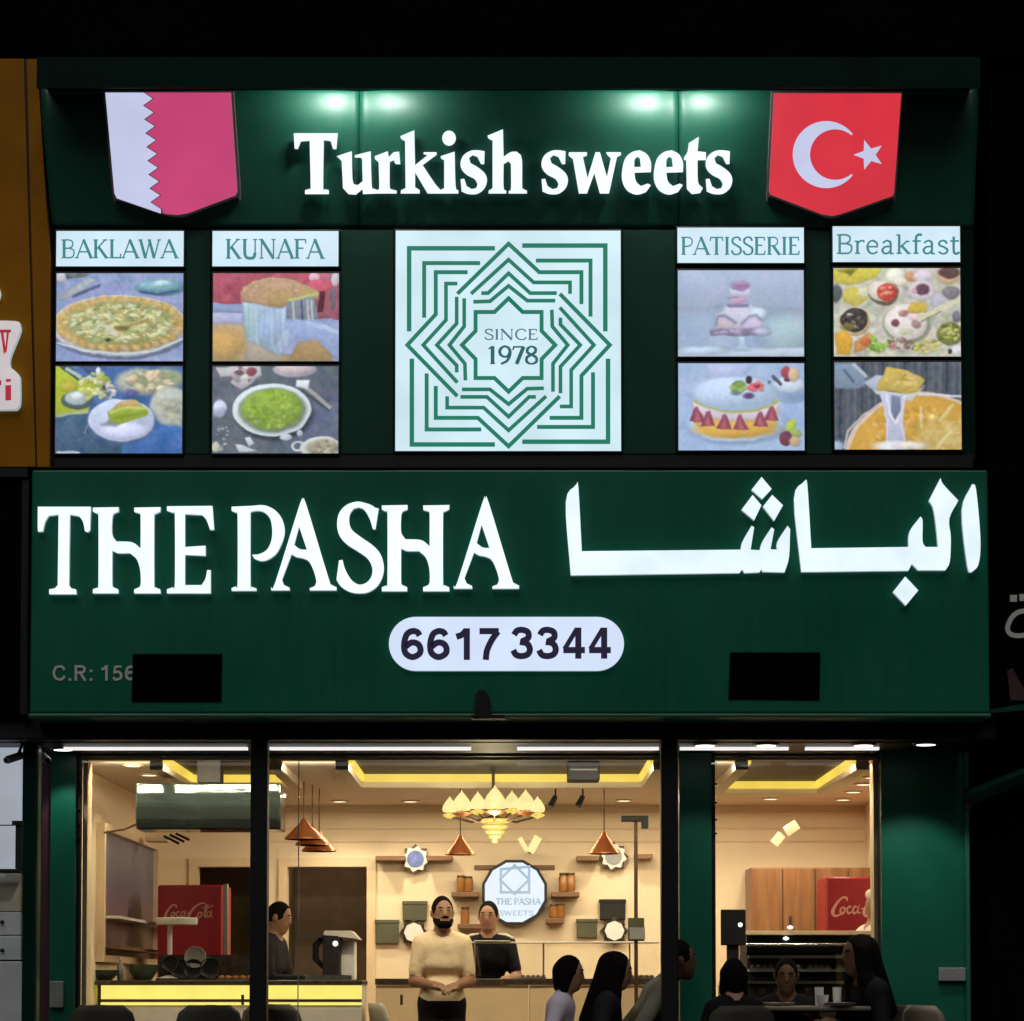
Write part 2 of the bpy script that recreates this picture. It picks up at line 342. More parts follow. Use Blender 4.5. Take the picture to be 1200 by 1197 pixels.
def ribbon(pts, w, curve=False):
    """outline of a pen stroke; w = width or list of widths"""
    if curve:
        ws0 = w if isinstance(w, (list, tuple)) else None; L0 = len(pts)
        pts = smooth(pts, False, 4, 80)
        if ws0:
            w = [float(np.interp(i/(len(pts)-1)*(L0-1), range(L0), ws0)) for i in range(len(pts))]
    ws = w if isinstance(w, (list, tuple)) else [w]*len(pts)
    V = [Vector((p[0], p[1])) for p in pts]; l = []; r = []
    for i, p in enumerate(V):
        d1 = (V[i]-V[i-1]).normalized() if i > 0 else None
        d2 = (V[i+1]-V[i]).normalized() if i < len(V)-1 else None
        if d1 is None: d1 = d2
        if d2 is None: d2 = d1
        n1 = Vector((-d1.y, d1.x)); n2 = Vector((-d2.y, d2.x)); nn = (n1+n2)
        nn = nn.normalized() if nn.length > 1e-6 else n1
        k = ws[i]/2/max(0.35, nn.dot(n1)); l.append(tuple(p+nn*k)); r.append(tuple(p-nn*k))
    return ('strip', l, r)
def lift(pl, h): return lambda x, y: pl.at(x, y, h)
def px_obj(name, rings_list, pl, h0, h1, mats, parent):
    """one object from outlines in photo pixels, standing h0..h1 in front of plane pl (each list item = [outer, hole..])"""
    mb = MB()
    for i, rings in enumerate(rings_list):
        if rings[0][0] == 'strip':
            mb.strip(rings[0][1], rings[0][2], lift(pl, h0), lift(pl, h1 + i*0.0004), 0, 1); continue
        mb.prism(rings, lift(pl, h0), lift(pl, h1 + i*0.0004), 0, 1)
    return obj(name, mb, mats, parent)
# pen-stroke alphabet: k thick, n thin; c = curved; s = serifs (x, y, halfwidth)
G = {
 'A': (.86, [('n', 0, [(.06, 0), (.42, 1)]), ('k', 0, [(.40, 1), (.80, 0)]), ('n', 0, [(.19, .34), (.62, .34)])], [(.06, 0, .11), (.80, 0, .13)]),
 'B': (.74, [('k', 0, [(.16, 0), (.16, 1)]), ('n', 1, [(.16, .97), (.42, .97), (.58, .88), (.58, .66), (.42, .54), (.16, .53)]), ('n', 1, [(.42, .53), (.63, .44), (.66, .22), (.56, .05), (.38, .03), (.16, .03)])], [(.12, 0, .1), (.12, 1, .1)]),
 'K': (.82, [('k', 0, [(.16, 0), (.16, 1)]), ('n', 0, [(.66, 1), (.17, .45)]), ('k', 0, [(.32, .58), (.72, 0)])], [(.16, 0, .13), (.16, 1, .13), (.64, 1, .12), (.72, 0, .12)]),
 'L': (.66, [('k', 0, [(.16, 0), (.16, 1)]), ('n', 0, [(.16, .03), (.58, .03), (.61, .24)])], [(.14, 0, .12), (.16, 1, .13)]),
 'W': (1.12, [('k', 0, [(.08, 1), (.34, 0)]), ('n', 0, [(.34, 0), (.56, .95)]), ('k', 0, [(.54, .95), (.78, 0)]), ('n', 0, [(.78, 0), (1.03, 1)])], [(.08, 1, .12), (1.03, 1, .1), (.54, 1, .1)]),
 'U': (.86, [('k', 1, [(.16, 1), (.16, .3), (.24, .07), (.43, .02), (.61, .07), (.68, .3)]), ('n', 0, [(.68, .28), (.68, 1)])], [(.16, 1, .13), (.68, 1, .12)]),
 'N': (.90, [('n', 0, [(.14, 0), (.14, 1)]), ('k', 0, [(.12, 1), (.74, 0)]), ('n', 0, [(.74, 0), (.74, 1)])], [(.14, 0, .11), (.10, 1, .1), (.74, 1, .11)]),
 'F': (.64, [('k', 0, [(.16, 0), (.16, 1)]), ('n', 0, [(.16, .97), (.58, .97), (.60, .78)]), ('n', 0, [(.16, .53), (.48, .53)])], [(.16, 0, .13), (.12, 1, .1)]),
 'P': (.68, [('k', 0, [(.16, 0), (.16, 1)]), ('n', 1, [(.16, .97), (.44, .97), (.60, .86), (.60, .62), (.44, .49), (.16, .47)])], [(.16, 0, .13), (.12, 1, .1)]),
 'T': (.76, [('k', 0, [(.38, 0), (.38, 1)]), ('n', 0, [(.05, .78), (.07, .97), (.69, .97), (.71, .78)])], [(.38, 0, .13)]),
 'I': (.36, [('k', 0, [(.18, 0), (.18, 1)])], [(.18, 0, .13), (.18, 1, .13)]),
 'S': (.62, [('m', 1, [(.53, .78), (.46, .95), (.28, .98), (.12, .86), (.14, .66), (.36, .51), (.54, .36), (.53, .12), (.36, .02), (.16, .06), (.07, .24)])], []),
 'E': (.68, [('k', 0, [(.16, 0), (.16, 1)]), ('n', 0, [(.16, .97), (.56, .97), (.58, .79)]), ('n', 0, [(.16, .53), (.47, .53)]), ('n', 0, [(.16, .03), (.58, .03), (.61, .23)])], [(.12, 0, .1), (.12, 1, .1)]),
 'R': (.78, [('k', 0, [(.16, 0), (.16, 1)]), ('n', 1, [(.16, .97), (.44, .97), (.58, .86), (.58, .64), (.44, .52), (.16, .50)]), ('k', 0, [(.36, .51), (.70, 0)])], [(.16, 0, .13), (.12, 1, .1), (.72, 0, .09)]),
 'C': (.80, [('m', 1, [(.70, .76), (.60, .94), (.42, .99), (.20, .86), (.10, .5), (.20, .15), (.43, .01), (.62, .06), (.72, .24)])], []),
 'H': (.86, [('k', 0, [(.16, 0), (.16, 1)]), ('k', 0, [(.68, 0), (.68, 1)]), ('n', 0, [(.16, .5), (.68, .5)])], [(.16, 0, .13), (.16, 1, .13), (.68, 0, .13), (.68, 1, .13)]),
 'r': (.50, [('k', 0, [(.17, 0), (.17, .68)]), ('n', 1, [(.17, .5), (.28, .65), (.40, .68), (.46, .6)])], [(.17, 0, .14), (.12, .68, .09)]),
 'e': (.62, [('m', 1, [(.12, .37), (.50, .37), (.49, .55), (.32, .68), (.15, .58), (.09, .34), (.17, .09), (.34, .02), (.52, .12)])], []),
 'a': (.64, [('m', 1, [(.12, .56), (.28, .68), (.42, .62), (.45, .45), (.45, .02), (.58, .02)]), ('m', 1, [(.45, .38), (.22, .36), (.10, .20), (.18, .03), (.34, .05), (.45, .18)])], []),
 'k': (.68, [('k', 0, [(.17, 0), (.17, 1)]), ('n', 0, [(.52, .67), (.18, .32)]), ('k', 0, [(.28, .42), (.58, 0)])], [(.17, 0, .14), (.12, 1, .09), (.52, .67, .1), (.58, 0, .1)]),
 'f': (.42, [('k', 1, [(.20, 0), (.20, .7), (.22, .9), (.33, .99), (.45, .96)]), ('n', 0, [(.05, .66), (.40, .66)])], [(.20, 0, .14)]),
 's': (.54, [('m', 1, [(.44, .52), (.38, .65), (.24, .68), (.12, .58), (.14, .44), (.32, .35), (.46, .22), (.42, .06), (.26, .01), (.09, .12)])], []),
 't': (.44, [('k', 1, [(.19, .88), (.19, .2), (.23, .04), (.34, .02), (.43, .1)]), ('n', 0, [(.04, .66), (.41, .66)])], []),
 '1': (.5, [('k', 0, [(.27, 0), (.27, 1)]), ('n', 0, [(.10, .84), (.27, .99)])], [(.27, 0, .14)]),
 '9': (.6, [('m', 1, [(.52, .62), (.42, .44), (.24, .42), (.10, .58), (.10, .80), (.24, .97), (.40, .96), (.52, .80), (.52, .50), (.40, .18), (.14, .01)])], []),
 '7': (.58, [('n', 0, [(.06, .78), (.10, .96), (.54, .96)]), ('k', 0, [(.53, .97), (.22, 0)])], []),
 '8': (.6, [('m', 1, [(.30, .53), (.13, .64), (.12, .84), (.28, .98), (.46, .88), (.46, .68), (.30, .53), (.10, .38), (.09, .14), (.28, .01), (.50, .12), (.50, .36), (.30, .53)])], []),
}
SANS = {
 '6': (.62, [('k', 1, [(.49, .77), (.43, .88), (.31, .91), (.18, .80), (.12, .50), (.15, .22), (.31, .09), (.47, .18), (.51, .33), (.45, .50), (.30, .55), (.15, .42)])], []),
 '1': (.60, [('k', 0, [(.37, 0), (.37, 1)]), ('k', 1, [(.12, .73), (.26, .80), (.36, .95)])], []),
 '7': (.62, [('k', 0, [(.07, .91), (.53, .91)]), ('k', 1, [(.51, .90), (.36, .62), (.25, .30), (.22, 0)])], []),
 '3': (.62, [('k', 1, [(.11, .75), (.18, .88), (.30, .91), (.44, .84), (.45, .66), (.30, .54)]), ('k', 1, [(.25, .53), (.42, .48), (.49, .30), (.44, .14), (.30, .08), (.16, .12), (.09, .27)])], []),
 '4': (.62, [('k', 0, [(.41, 0), (.41, .98)]), ('n', 0, [(.38, .95), (.08, .30)]), ('k', 0, [(.05, .27), (.57, .27)])], []),
 '5': (.62, [('k', 1, [(.10, .22), (.18, .10), (.30, .08), (.46, .18), (.49, .36), (.42, .53), (.28, .58), (.14, .50)]), ('n', 0, [(.14, .48), (.20, .91), (.52, .91)])], []),
 'C': (.74, [('k', 1, [(.62, .70), (.52, .88), (.36, .92), (.18, .82), (.10, .5), (.18, .18), (.36, .08), (.53, .13), (.63, .32)])], []),
 'R': (.74, [('k', 0, [(.14, 0), (.14, 1)]), ('k', 1, [(.14, .92), (.42, .92), (.55, .84), (.55, .62), (.42, .53), (.14, .52)]), ('k', 0, [(.36, .5), (.60, 0)])], []),
 '.': (.30, [('k', 0, [(.15, 0), (.15, .16)])], []), ':': (.32, [('k', 0, [(.15, 0), (.15, .16)]), ('k', 0, [(.15, .55), (.15, .71)])], []),
}
def text_objs(s, box, pl, h0, h1, mats, parent, font=G, thick=.16, thin=.07, name='letter', space=.45, skew=0.0, gap=0.0):
    x0, y0, x1, y1 = box; H = y1-y0
    adv = [space if ch == ' ' else font[ch][0]+gap for ch in s]; tot = sum(adv); k = (x1-x0)/tot
    x = 0; res = []
    for ch, a in zip(s, adv):
        if ch != ' ':
            _, st, se = font[ch]; rl = []
            def T(p): return (x0+(x+p[0])*k, y1-p[1]*H + skew*((x+p[0])*k))
            wd = {'k': thick*H, 'n': thin*H, 'm': (thick*.62+thin*.38)*H}
            for (wt, cv, pts) in st:
                q = [T(p) for p in pts]
                if wt == 'm':
                    L = len(q); wl = []
                    for i in range(L):
                        a_, b_ = q[max(0, i-1)], q[min(L-1, i+1)]
                        dx, dy = abs(b_[0]-a_[0]), abs(b_[1]-a_[1]); f = dy/(dx+dy+1e-6)
                        wl.append((thin*.9+(thick-thin*.9)*f)*H)
                    rl.append([ribbon(q, wl, True)])
                else: rl.append([ribbon(q, wd[wt], bool(cv))])
            for (sx_, sy_, hw) in se:
                yy = T((0, sy_))[1]; up = 1 if sy_ < .3 else -1; th = thin*H*.8
                c = T((sx_, sy_))[0]; hwp = hw*H*.95
                rl.append([[(c-hwp, yy), (c+hwp, yy), (c+hwp, yy-up*th), (c-hwp, yy-up*th)]])
            res.append(px_obj(name, rl, pl, h0, h1, mats, parent))
        x += a
    return res

# ================================================================== SETTING: ground
g = MB(); g.box(-90, 90, -60, 13.2, -0.42, -0.14); struct(obj('road', g, M['asphalt']))
g = MB(); g.box(-90, 90, 13.2, 120, -0.42, -0.004); struct(obj('pavement', g, M['paving']))
g = MB(); g.box(-60, 60, 13.05, 13.196, -0.42, 0.002); struct(obj('kerb', g, M['paving'], bevel=0.02))

# ================================================================== shop building
YS = 14.70      # face of the lower sign
YW = 15.90      # window wall
YB = 19.90      # back wall of the shop
XL, XR = -3.02, 3.00
ZS = 2.60       # soffit under the sign
ZC = 2.585       # shop ceiling
bld = thing('shop_building', 'dark two storey shop building carrying the green signs above the lit bakery', 'building', (0, 17, 0))
def part(name, mb, m, parent=None, **k): return obj(name, mb, m, parent or bld, **k)
m = MB(); m.box(-3.10, 2.985, 15.30, 15.6, 2.9, 7.05); part('upper_wall', m, M['blackwall'])
m = MB(); m.box(-9, 9, 15.0, 21.0, 7.06, 10.5); part('parapet_wall', m, M['blackwall'])
m = MB(); m.box(-3.15, 3.02, 15.17, YB+0.3, ZS, 2.74); part('soffit', m, M['black'])
m = MB(); m.bpx(-10, 840, 1168, 867, 15.02, 0.14); part('beam', m, M['black'], bevel=0.01)
for x0, x1 in ((293, 313), (775, 795)):
    m = MB(); a, b = P(x0, 1000, 15.02).x, P(x1, 1000, 15.02).x; m.box(a, b, 15.02, 15.15, 0, ZS+0.005); part('post', m, M['black'], bevel=0.008)
# LED tube along the soffit
for x0, x1 in ((75, 290), (316, 552), (606, 772), (797, 924), (944, 1030)):
    m = MB(); a, b = P(x0, 873, 15.36).x, P(x1, 873, 15.36).x
    m.box(a, b, 15.345, 15.40, 2.574, 2.592); part('led_tube', m, M['tube_lit'])
# soffit downlights
def spot(name, loc, target, energy, angle, col, blend=0.6, size=0.03):
    l = bpy.data.lights.new(name, 'SPOT'); l.energy = energy; l.spot_size = math.radians(angle); l.spot_blend = blend; l.color = col; l.shadow_soft_size = size
    o = bpy.data.objects.new(name, l); COL.objects.link(o); o.location = loc
    o.rotation_euler = (Vector(target)-Vector(loc)).to_track_quat('-Z', 'Y').to_euler(); return o
def area(name, loc, sx, sy, energy, col, direction=(0, 0, -1)):
    l = bpy.data.lights.new(name, 'AREA'); l.shape = 'RECTANGLE'; l.size = sx; l.size_y = sy; l.energy = energy; l.color = col
    o = bpy.data.objects.new(name, l); COL.objects.link(o); o.location = loc
    o.rotation_euler = Vector(direction).to_track_quat('-Z', 'Y').to_euler(); return o
dl_where = ('far right over the bare green pillar', 'over the right edge of the right window', 'over the middle of the right window', 'over the narrow middle pillar', 'far left beside the neighbouring shop')
for (px, py, e), wh in zip(((1085, 872, 6.0), (1012, 873, 1.5), (898, 873, 1.2), (826, 873, 1.6), (74, 878, 2.4)), dl_where):
    t = (ZS-0.006-CAMZ); d = ray(px, py); k = t/d.z; c = Vector((d.x*k, d.y*k, ZS-0.006)); c.y = min(c.y, 15.62)
    o = thing('downlight', 'round white recessed downlight in the dark soffit, ' + wh, 'downlight', c, 'soffit downlights')
    m = MB(); m.lathe(c, [(0.085, 0.004), (0.085, -0.006), (0.062, -0.008), (0.062, -0.004)], 24); obj('rim', m, M['steel'], o, True)
    m = MB(); m.lathe(c, [(0.062, -0.002), (0.061, -0.0075), (0.0, -0.0085)], 24); obj('lens', m, M['lamp_disc'], o)
    spot('downlight_beam', c + Vector((0, 0, -0.03)), c + Vector((0, 0.30, -1.0)), e*4.0, 84, (1, 0.97, 0.92), 0.5)
# pillars of the front
def pil(name, x0, x1, Y, mt, z0=0.0, d=0.25, z1=None):
    m = MB(); m.box(P(x0, 1000, Y).x, P(x1, 1000, Y).x, Y, Y+d, z0, (z1 or ZS-0.002)); return part(name, m, mt)
pil('pillar', 1033, 1131, 15.80, M['pillar']); pil('pillar', 796.5, 834, 15.80, M['pillar']); pil('pillar', 59, 88, 15.80, M['pillar'])
pil('corner_trim', 1131.3, 1136, 15.74, M['pillar_trim'], d=0.3); pil('corner_post', 27, 42, 15.20, M['deepgreen'], d=0.2); pil('corner_trim', 42.2, 44.2, 15.24, M['pillar_trim'], d=0.1)
pil('recess_panel', 44.5, 59.5, 15.86, M['maroon'], d=0.1)
m = MB(); m.bpx(58, 1150, 74, 1181, 15.76, 0.035); part('switch_box', m, M['grey_paint'], bevel=0.006)
m = MB(); m.bpx(1100, 1134, 1132, 1150, 15.76, 0.035); part('number_plate', m, M['grey_paint'], bevel=0.006)
# window frames and panes
WIN = ((95, 293, 88), (313, 775, 308), (838, 1030, 834))
def winX(px): return P(px, 1000, YW).x
for i, (x0, x1) in enumerate(((95, 303), (303, 785), (838, 1030))):
    wr = MB(); a, b = winX(x0), winX(x1)
    z0, z1 = 0.08, P(600, 887, YW).z
    fr = part('window_frame', wr.box(a-0.035, a, YW-0.03, YW+0.03, 0, ZS).box(b, b+0.035, YW-0.03, YW+0.03, 0, ZS).box(a, b, YW-0.03, YW+0.03, z1, ZS).box(a, b, YW-0.03, YW+0.03, 0, z0), M['frame'])
    npan = 1 if i != 1 else 2
    for k in range(npan):
        cuts = [a, b] if npan == 1 else [a, winX(350), b]
        pa, pb = cuts[k], cuts[k+1]
        m = MB(); m.box(pa+0.003, pb-0.003, YW-0.005, YW+0.005, z0, z1); obj('pane', m, M['glass'], fr)
m = MB(); m.box(winX(349.4), winX(350.6), YW-0.012, YW-0.006, 0.09, P(600, 889, YW).z); part('glass_seal', m, M['grey_paint'])
# jamb linings and glass clips
for x0, x1 in ((95.5, 101), (1025, 1029.5)):
    m = MB(); m.box(winX(x0), winX(x1), YW+0.04, YW+0.2, 0.05, P(600, 888, YW).z); part('jamb_lining', m, M['trim'])
for px, ys in ((91.5, (930, 949, 966, 983)), (837, (895, 919, 941, 961, 977))):
    for py in ys:
        m = MB(); m.bpx(px-4.5, py-1.0, px+3.5, py+1.0, YW-0.045, 0.014); part('glass_clip', m, M['chrome'])
# room shell
m = MB(); m.box(XL-0.1, XR+0.1, YW+0.2, YB+0.1, -0.003, 0.0); part('shop_floor', m, M['floor'])
wl_ = MB(); wl_.box(XL-0.15, XL, YW+0.22, YB+1.6, 0, ZC-0.021); part('side_wall', wl_, M['cream'])
wl_ = MB(); wl_.box(XR, XR+0.15, YW+0.22, YB+1.6, 0, ZC-0.021); part('side_wall', wl_, M['cream'])
# back wall with two doorways
def bx_(px): return P(px, 1050, YB).x
D1, D2 = (bx_(232), bx_(300)), (bx_(337), bx_(430)); ZD = P(600, 1016, YB).z
bw = MB()
for a, b, z0, z1 in ((XL, D1[0], 0, ZC), (D1[0], D1[1], ZD, ZC), (D1[1], D2[0], 0, ZC), (D2[0], D2[1], ZD, ZC), (D2[1], XR, 0, ZC)):
    bw.box(a, b, YB, YB+0.12, z0, z1)
wall = part('back_wall', bw, M['cream'])
for a, b in (D1, D2):
    m = MB(); f = 0.075
    m.box(a-f, a, YB-0.03, YB-0.001, 0, ZD).box(b, b+f, YB-0.03, YB-0.001, 0, ZD).box(a-f, b+f, YB-0.03, YB-0.001, ZD, ZD+f); obj('door_frame', m, M['trim'], wall)
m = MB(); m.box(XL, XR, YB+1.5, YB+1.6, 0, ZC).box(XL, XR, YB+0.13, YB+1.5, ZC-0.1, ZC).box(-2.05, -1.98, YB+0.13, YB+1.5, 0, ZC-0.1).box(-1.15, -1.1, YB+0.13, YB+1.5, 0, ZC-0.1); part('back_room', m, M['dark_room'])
area('back_room_fill', (-1.7, YB+0.8, ZC-0.16), 0.8, 0.15, 3.2, (1, 0.8, 0.55))  # added fill that lifts the dark doorway, no known lamp
for py, hh in ((952, 1.6), (971, 1.6), (986, 1.4)):
    m = MB(); z = P(600, py, YB).z; m.box(bx_(318), XR-0.01, YB-0.014, YB-0.001, z-0.008, z+0.008); obj('wall_moulding', m, M['trim'], wall, bevel=0.003)
# ceiling with three lit trays:  (x0, x1, y0, y1)
TR = [(P(224, 915, 17.4).x, P(338, 915, 17.4).x, YW+0.08, 17.45), (P(424, 913, 17.4).x, P(752, 913, 17.4).x, YW+0.08, 17.40), (P(846, 928, 18.0).x, P(958, 926, 18.0).x, YW+0.08, 18.0)]
xs = [XL] + [v for t in TR for v in t[:2]] + [XR]
cl = MB(); zc1 = ZC+0.12
ceiling_parts = MB()
for i in range(0, len(xs), 2): cl.box(xs[i], xs[i+1], YW+0.05, YB, ZC-0.02, zc1)
for (a, b, y0, y1) in TR:
    cl.box(a, b, YW+0.05, y0, ZC-0.02, zc1).box(a, b, y1, YB, ZC-0.02, zc1)
    cl.box(a-0.1, b+0.1, y0-0.1, y1+0.1, zc1+0.16, zc1+0.2)
ceil = part('ceiling', cl, M['ceil'])
for (a, b, y0, y1) in TR:
    z0, z1 = ZC-0.02, zc1+0.16
    m = MB(); m.box(a+0.02, b-0.02, y1-0.02, y1-0.001, z0-0.02, z1); obj('light_tray', m, M['cove'], ceil)
    for xx in (a, b-0.02):
        m = MB(); m.box(xx+0.0005, xx+0.0195, y0+0.001, y1-0.021, z0-0.02, z1); obj('light_tray', m, M['cove'], ceil)
    fr_ = 0.09   # dropped border round the tray
    m = MB(); zb = ZC-0.085
    m.box(a-fr_, a, y0, y1+fr_, zb, ZC-0.021).box(b, b+fr_, y0, y1+fr_, zb, ZC-0.021).box(a, b, y1, y1+fr_, zb, ZC-0.021)
    obj('tray_border', m, M['ceil'], ceil, bevel=0.006)
WARM = (1.0, 0.83, 0.61)
for i, (a, b, y0, y1) in enumerate(TR):
    area('tray_light', ((a+b)/2, (y0+y1)/2+(0.32 if i == 0 else 0), zc1+0.14), (b-a)*0.8, (y1-y0)*(0.8 if i else 0.35), (78, 130, 84)[i], WARM)
# warm recessed lights in the shop ceiling
cl_lab = {0: 'near the left window jamb', 1: 'above the left glossy casing', 2: 'left above the doorway', 3: 'left of the chandelier', 4: 'right end of the middle window', 5: 'in front of the wood cabinet'}
k = 0
for (px, py, e) in ((156, 897, 5), (175, 908, 5), (398, 939, 7), (481, 939, 7), (731, 938, 7), (903, 936, 7), (988, 937, 4), (1000, 928, 3), (1012, 919, 3), (1023, 911, 3)):
    z = ZC-0.024; d = ray(px, py); kk = (z-CAMZ)/d.z; c = Vector((d.x*kk, d.y*kk, z))
    lab = 'small warm ceiling light ' + (cl_lab[k] if k in cl_lab else ('nearest the back wall', 'second from the back wall', 'second from the glass', 'nearest the glass')[k-6] + ' in the right hand row of four')
    o = thing('ceiling_light', lab, 'ceiling light', c, 'warm shop ceiling lights')
    m = MB(); m.lathe(c, [(0.075, 0.003), (0.075, -0.006), (0.055, -0.008), (0.055, -0.003)], 20); obj('rim', m, M['trim'], o, True)
    m = MB(); m.lathe(c, [(0.055, -0.001), (0.054, -0.007), (0, -0.008)], 20); obj('lens', m, M['warm_disc'], o)
    spot('ceiling_light_beam', c + Vector((0, 0, -0.03)), c + Vector((0, 0.12, -1)), e*4.0, 120, (1, 0.86, 0.62), 0.8); k += 1
area('front_fill_light', (0.0, 16.02, ZC-0.06), 5.6, 0.05, 88, WARM, (0, 0.75, -0.8))  # added unseen fill, brightens people and counters from the window side
area('ceiling_fill_light', (0.3, 18.7, ZC-0.045), 4.6, 0.06, 96, WARM)

# ================================================================== lower sign
PLS = vplane(YS)
sgn = thing('shop_sign', 'wide dark green fascia sign with glowing white THE PASHA and Arabic lettering', 'sign', P(600, 840, YS+0.2))
m = MB(); xa, xb = P(36, 690, YS).x, P(1159, 690, YS).x; zt, zb = P(600, 551, YS).z, P(600, 836, YS).z
m.box(xa, xb, YS, YS+0.30, zb, zt); obj('panel', m, M['board'], sgn, bevel=0.012)
m = MB(); m.box(xa-0.006, xb+0.006, YS-0.014, YS+0.3, zb-0.028, zb-0.003); obj('bottom_trim', m, M['pillar_trim'], sgn, bevel=0.008)
LIT = [M['white_lit'], M['return']]
def tr(z, ox, oy, s): return lambda pts, dx=0, dy=0: [(ox+(p[0]+dx)/s, oy+(p[1]+dy)/s) for p in pts]
R1 = tr(0, 30, 570, 4.0); R2 = tr(0, 320, 570, 4.0); R3 = tr(0, 650, 550, 1200/280); R4 = tr(0, 860, 550, 4.0); R5 = tr(0, 330, 140, 1200/280); R6 = tr(0, 600, 140, 1200/280)
gT = [(65, 104), (312, 104), (308, 212), (298, 222), (285, 218), (276, 175), (258, 148), (214, 140), (210, 470), (222, 485), (243, 490), (245, 512), (118, 512), (118, 490), (145, 485), (158, 470), (162, 140), (115, 146), (98, 175), (88, 218), (72, 220), (65, 210)]
gH = [(322, 108), (442, 106), (442, 126), (418, 136), (412, 160), (412, 232), (432, 266), (505, 270), (545, 298), (545, 150), (540, 135), (516, 128), (515, 108), (638, 106), (636, 126), (612, 138), (608, 160), (608, 460), (612, 480), (636, 490), (638, 508), (515, 508), (515, 490), (540, 480), (546, 460), (543, 400), (527, 350), (495, 320), (440, 320), (412, 308), (412, 460), (418, 480), (440, 490), (440, 508), (322, 508), (322, 490), (342, 482), (348, 460), (348, 150), (342, 136), (322, 126)]
gE = [(668, 102), (880, 100), (888, 210), (870, 212), (852, 165), (832, 142), (752, 138), (752, 292), (848, 286), (848, 332), (752, 328), (752, 470), (830, 470), (848, 440), (856, 400), (872, 400), (872, 508), (668, 508), (668, 490), (695, 480), (705, 460), (705, 150), (698, 132), (668, 122)]
gP = [(970, 104), (1060, 100), (1120, 97), (1170, 118), (1205, 160), (1218, 215), (1208, 265), (1180, 320), (1140, 350), (1105, 356), (1075, 345), (1066, 328), (1100, 325), (1135, 305), (1155, 265), (1160, 215), (1150, 160), (1120, 128), (1085, 122), (1058, 128), (1058, 460), (1064, 478), (1086, 486), (1086, 496), (970, 496), (970, 484), (990, 476), (998, 460), (998, 150), (992, 132), (970, 122)]
gA = [(143, 75), (158, 92), (262, 435), (278, 468), (300, 480), (300, 494), (175, 494), (176, 484), (198, 476), (206, 452), (194, 405), (172, 360), (145, 345), (112, 338), (90, 325), (45, 445), (55, 470), (80, 482), (82, 494), (-5, 494), (-5, 480), (15, 455), (128, 95)]
gAh = [(125, 195), (162, 305), (130, 302), (102, 282)]
gS = [(497, 112), (482, 208), (470, 208), (455, 160), (430, 118), (405, 106), (380, 112), (362, 140), (360, 180), (375, 215), (420, 250), (470, 285), (505, 325), (521, 380), (515, 430), (490, 475), (450, 502), (405, 508), (360, 500), (320, 475), (300, 445), (312, 355), (328, 352), (340, 395), (365, 440), (390, 462), (415, 468), (445, 455), (465, 425), (466, 385), (445, 345), (400, 312), (350, 280), (315, 240), (303, 190), (312, 135), (345, 97), (395, 80), (440, 88), (470, 100), (480, 108)]
def letter(pts, hole=None, mats=LIT, parent=sgn, pl=PLS, h=(0.02, 0.052), name='letter'):
    rings = [smooth(pts)] + ([smooth(hole)] if hole else [])
    return px_obj(name, [rings], pl, h[0], h[1], mats, parent)
letter(R1(gT)); letter(R1(gH)); letter(R1(gE)); letter(R1(gP)); letter(R2(gA), R2(gAh)); letter(R2(gS)); letter(R2(gH, 190, -10)); letter(R2(gA, 853, -8), R2(gAh, 853, -8))
AR = [M['arab_lit'], M['return']]
ar1 = [(108, 85), (118, 100), (135, 420), (930, 412), (940, 370), (985, 292), (998, 300), (980, 412), (1025, 415), (1040, 370), (1085, 300), (1098, 310), (1080, 410), (1112, 412), (1115, 370), (1165, 292), (1178, 310), (1172, 450), (1150, 525), (1040, 522), (1035, 508), (1025, 525), (950, 528), (938, 510), (925, 528), (80, 540), (55, 175)]
ar2 = [(328, 62), (340, 85), (358, 378), (812, 372), (818, 300), (868, 230), (878, 250), (878, 345), (892, 372), (950, 372), (942, 280), (928, 190), (908, 155), (962, 50), (975, 80), (1045, 155), (1003, 240), (1010, 330), (1005, 440), (985, 480), (858, 480), (828, 450), (812, 482), (312, 488), (278, 145)]
ar3 = [(1110, 78), (1128, 105), (1148, 330), (1140, 450), (1108, 490), (1088, 460), (1062, 200)]
for pts in (R3(ar1), R4(ar2), R4(ar3)): letter(pts, mats=AR, name='arabic_letter')
for pts in (R3([(1035, 48), (1085, 108), (1038, 158), (985, 112)]), R3([(990, 138), (1034, 190), (998, 265), (935, 212)]), R3([(1088, 138), (1142, 190), (1098, 268), (1042, 196)]), R4([(797, 510), (858, 575), (800, 645), (740, 582)])):
    px_obj('letter_dot', [[pts]], PLS, 0.02, 0.052, AR, sgn)
# phone plate
pill = []
for k in range(25): a = PI/2 + PI*k/24; pill.append((456+31.5+31.5*math.cos(a), 755.5-31.5*math.sin(a)))
for k in range(25): a = -PI/2 + PI*k/24; pill.append((731-31.5+31.5*math.cos(a), 755.5-31.5*math.sin(a)))
pp = px_obj('phone_plate', [[pill]], PLS, 0.002, 0.03, [M['plate_lit'], M['return']], sgn)
text_objs('6617', (468, 737.5, 589, 774.5), PLS, 0.0305, 0.036, [M['vinyl_navy']], pp, SANS, .195, .15, 'digit')
text_objs('3344', (597, 736, 718, 773), PLS, 0.0305, 0.036, [M['vinyl_navy']], pp, SANS, .195, .15, 'digit')
text_objs('C.R: 156', (61, 780, 160, 798), PLS, 0.001, 0.006, [M['grey_letter']], sgn, SANS, .16, .13, 'letter', .22)
for q in ([(156, 767), (260.5, 767), (259.5, 822), (154.5, 822)], [(855.5, 765), (961, 765), (960, 820), (853.5, 819)]):
    px_obj('cover_sheet', [[q]], PLS, 0.007, 0.012, [M['cover']], sgn)
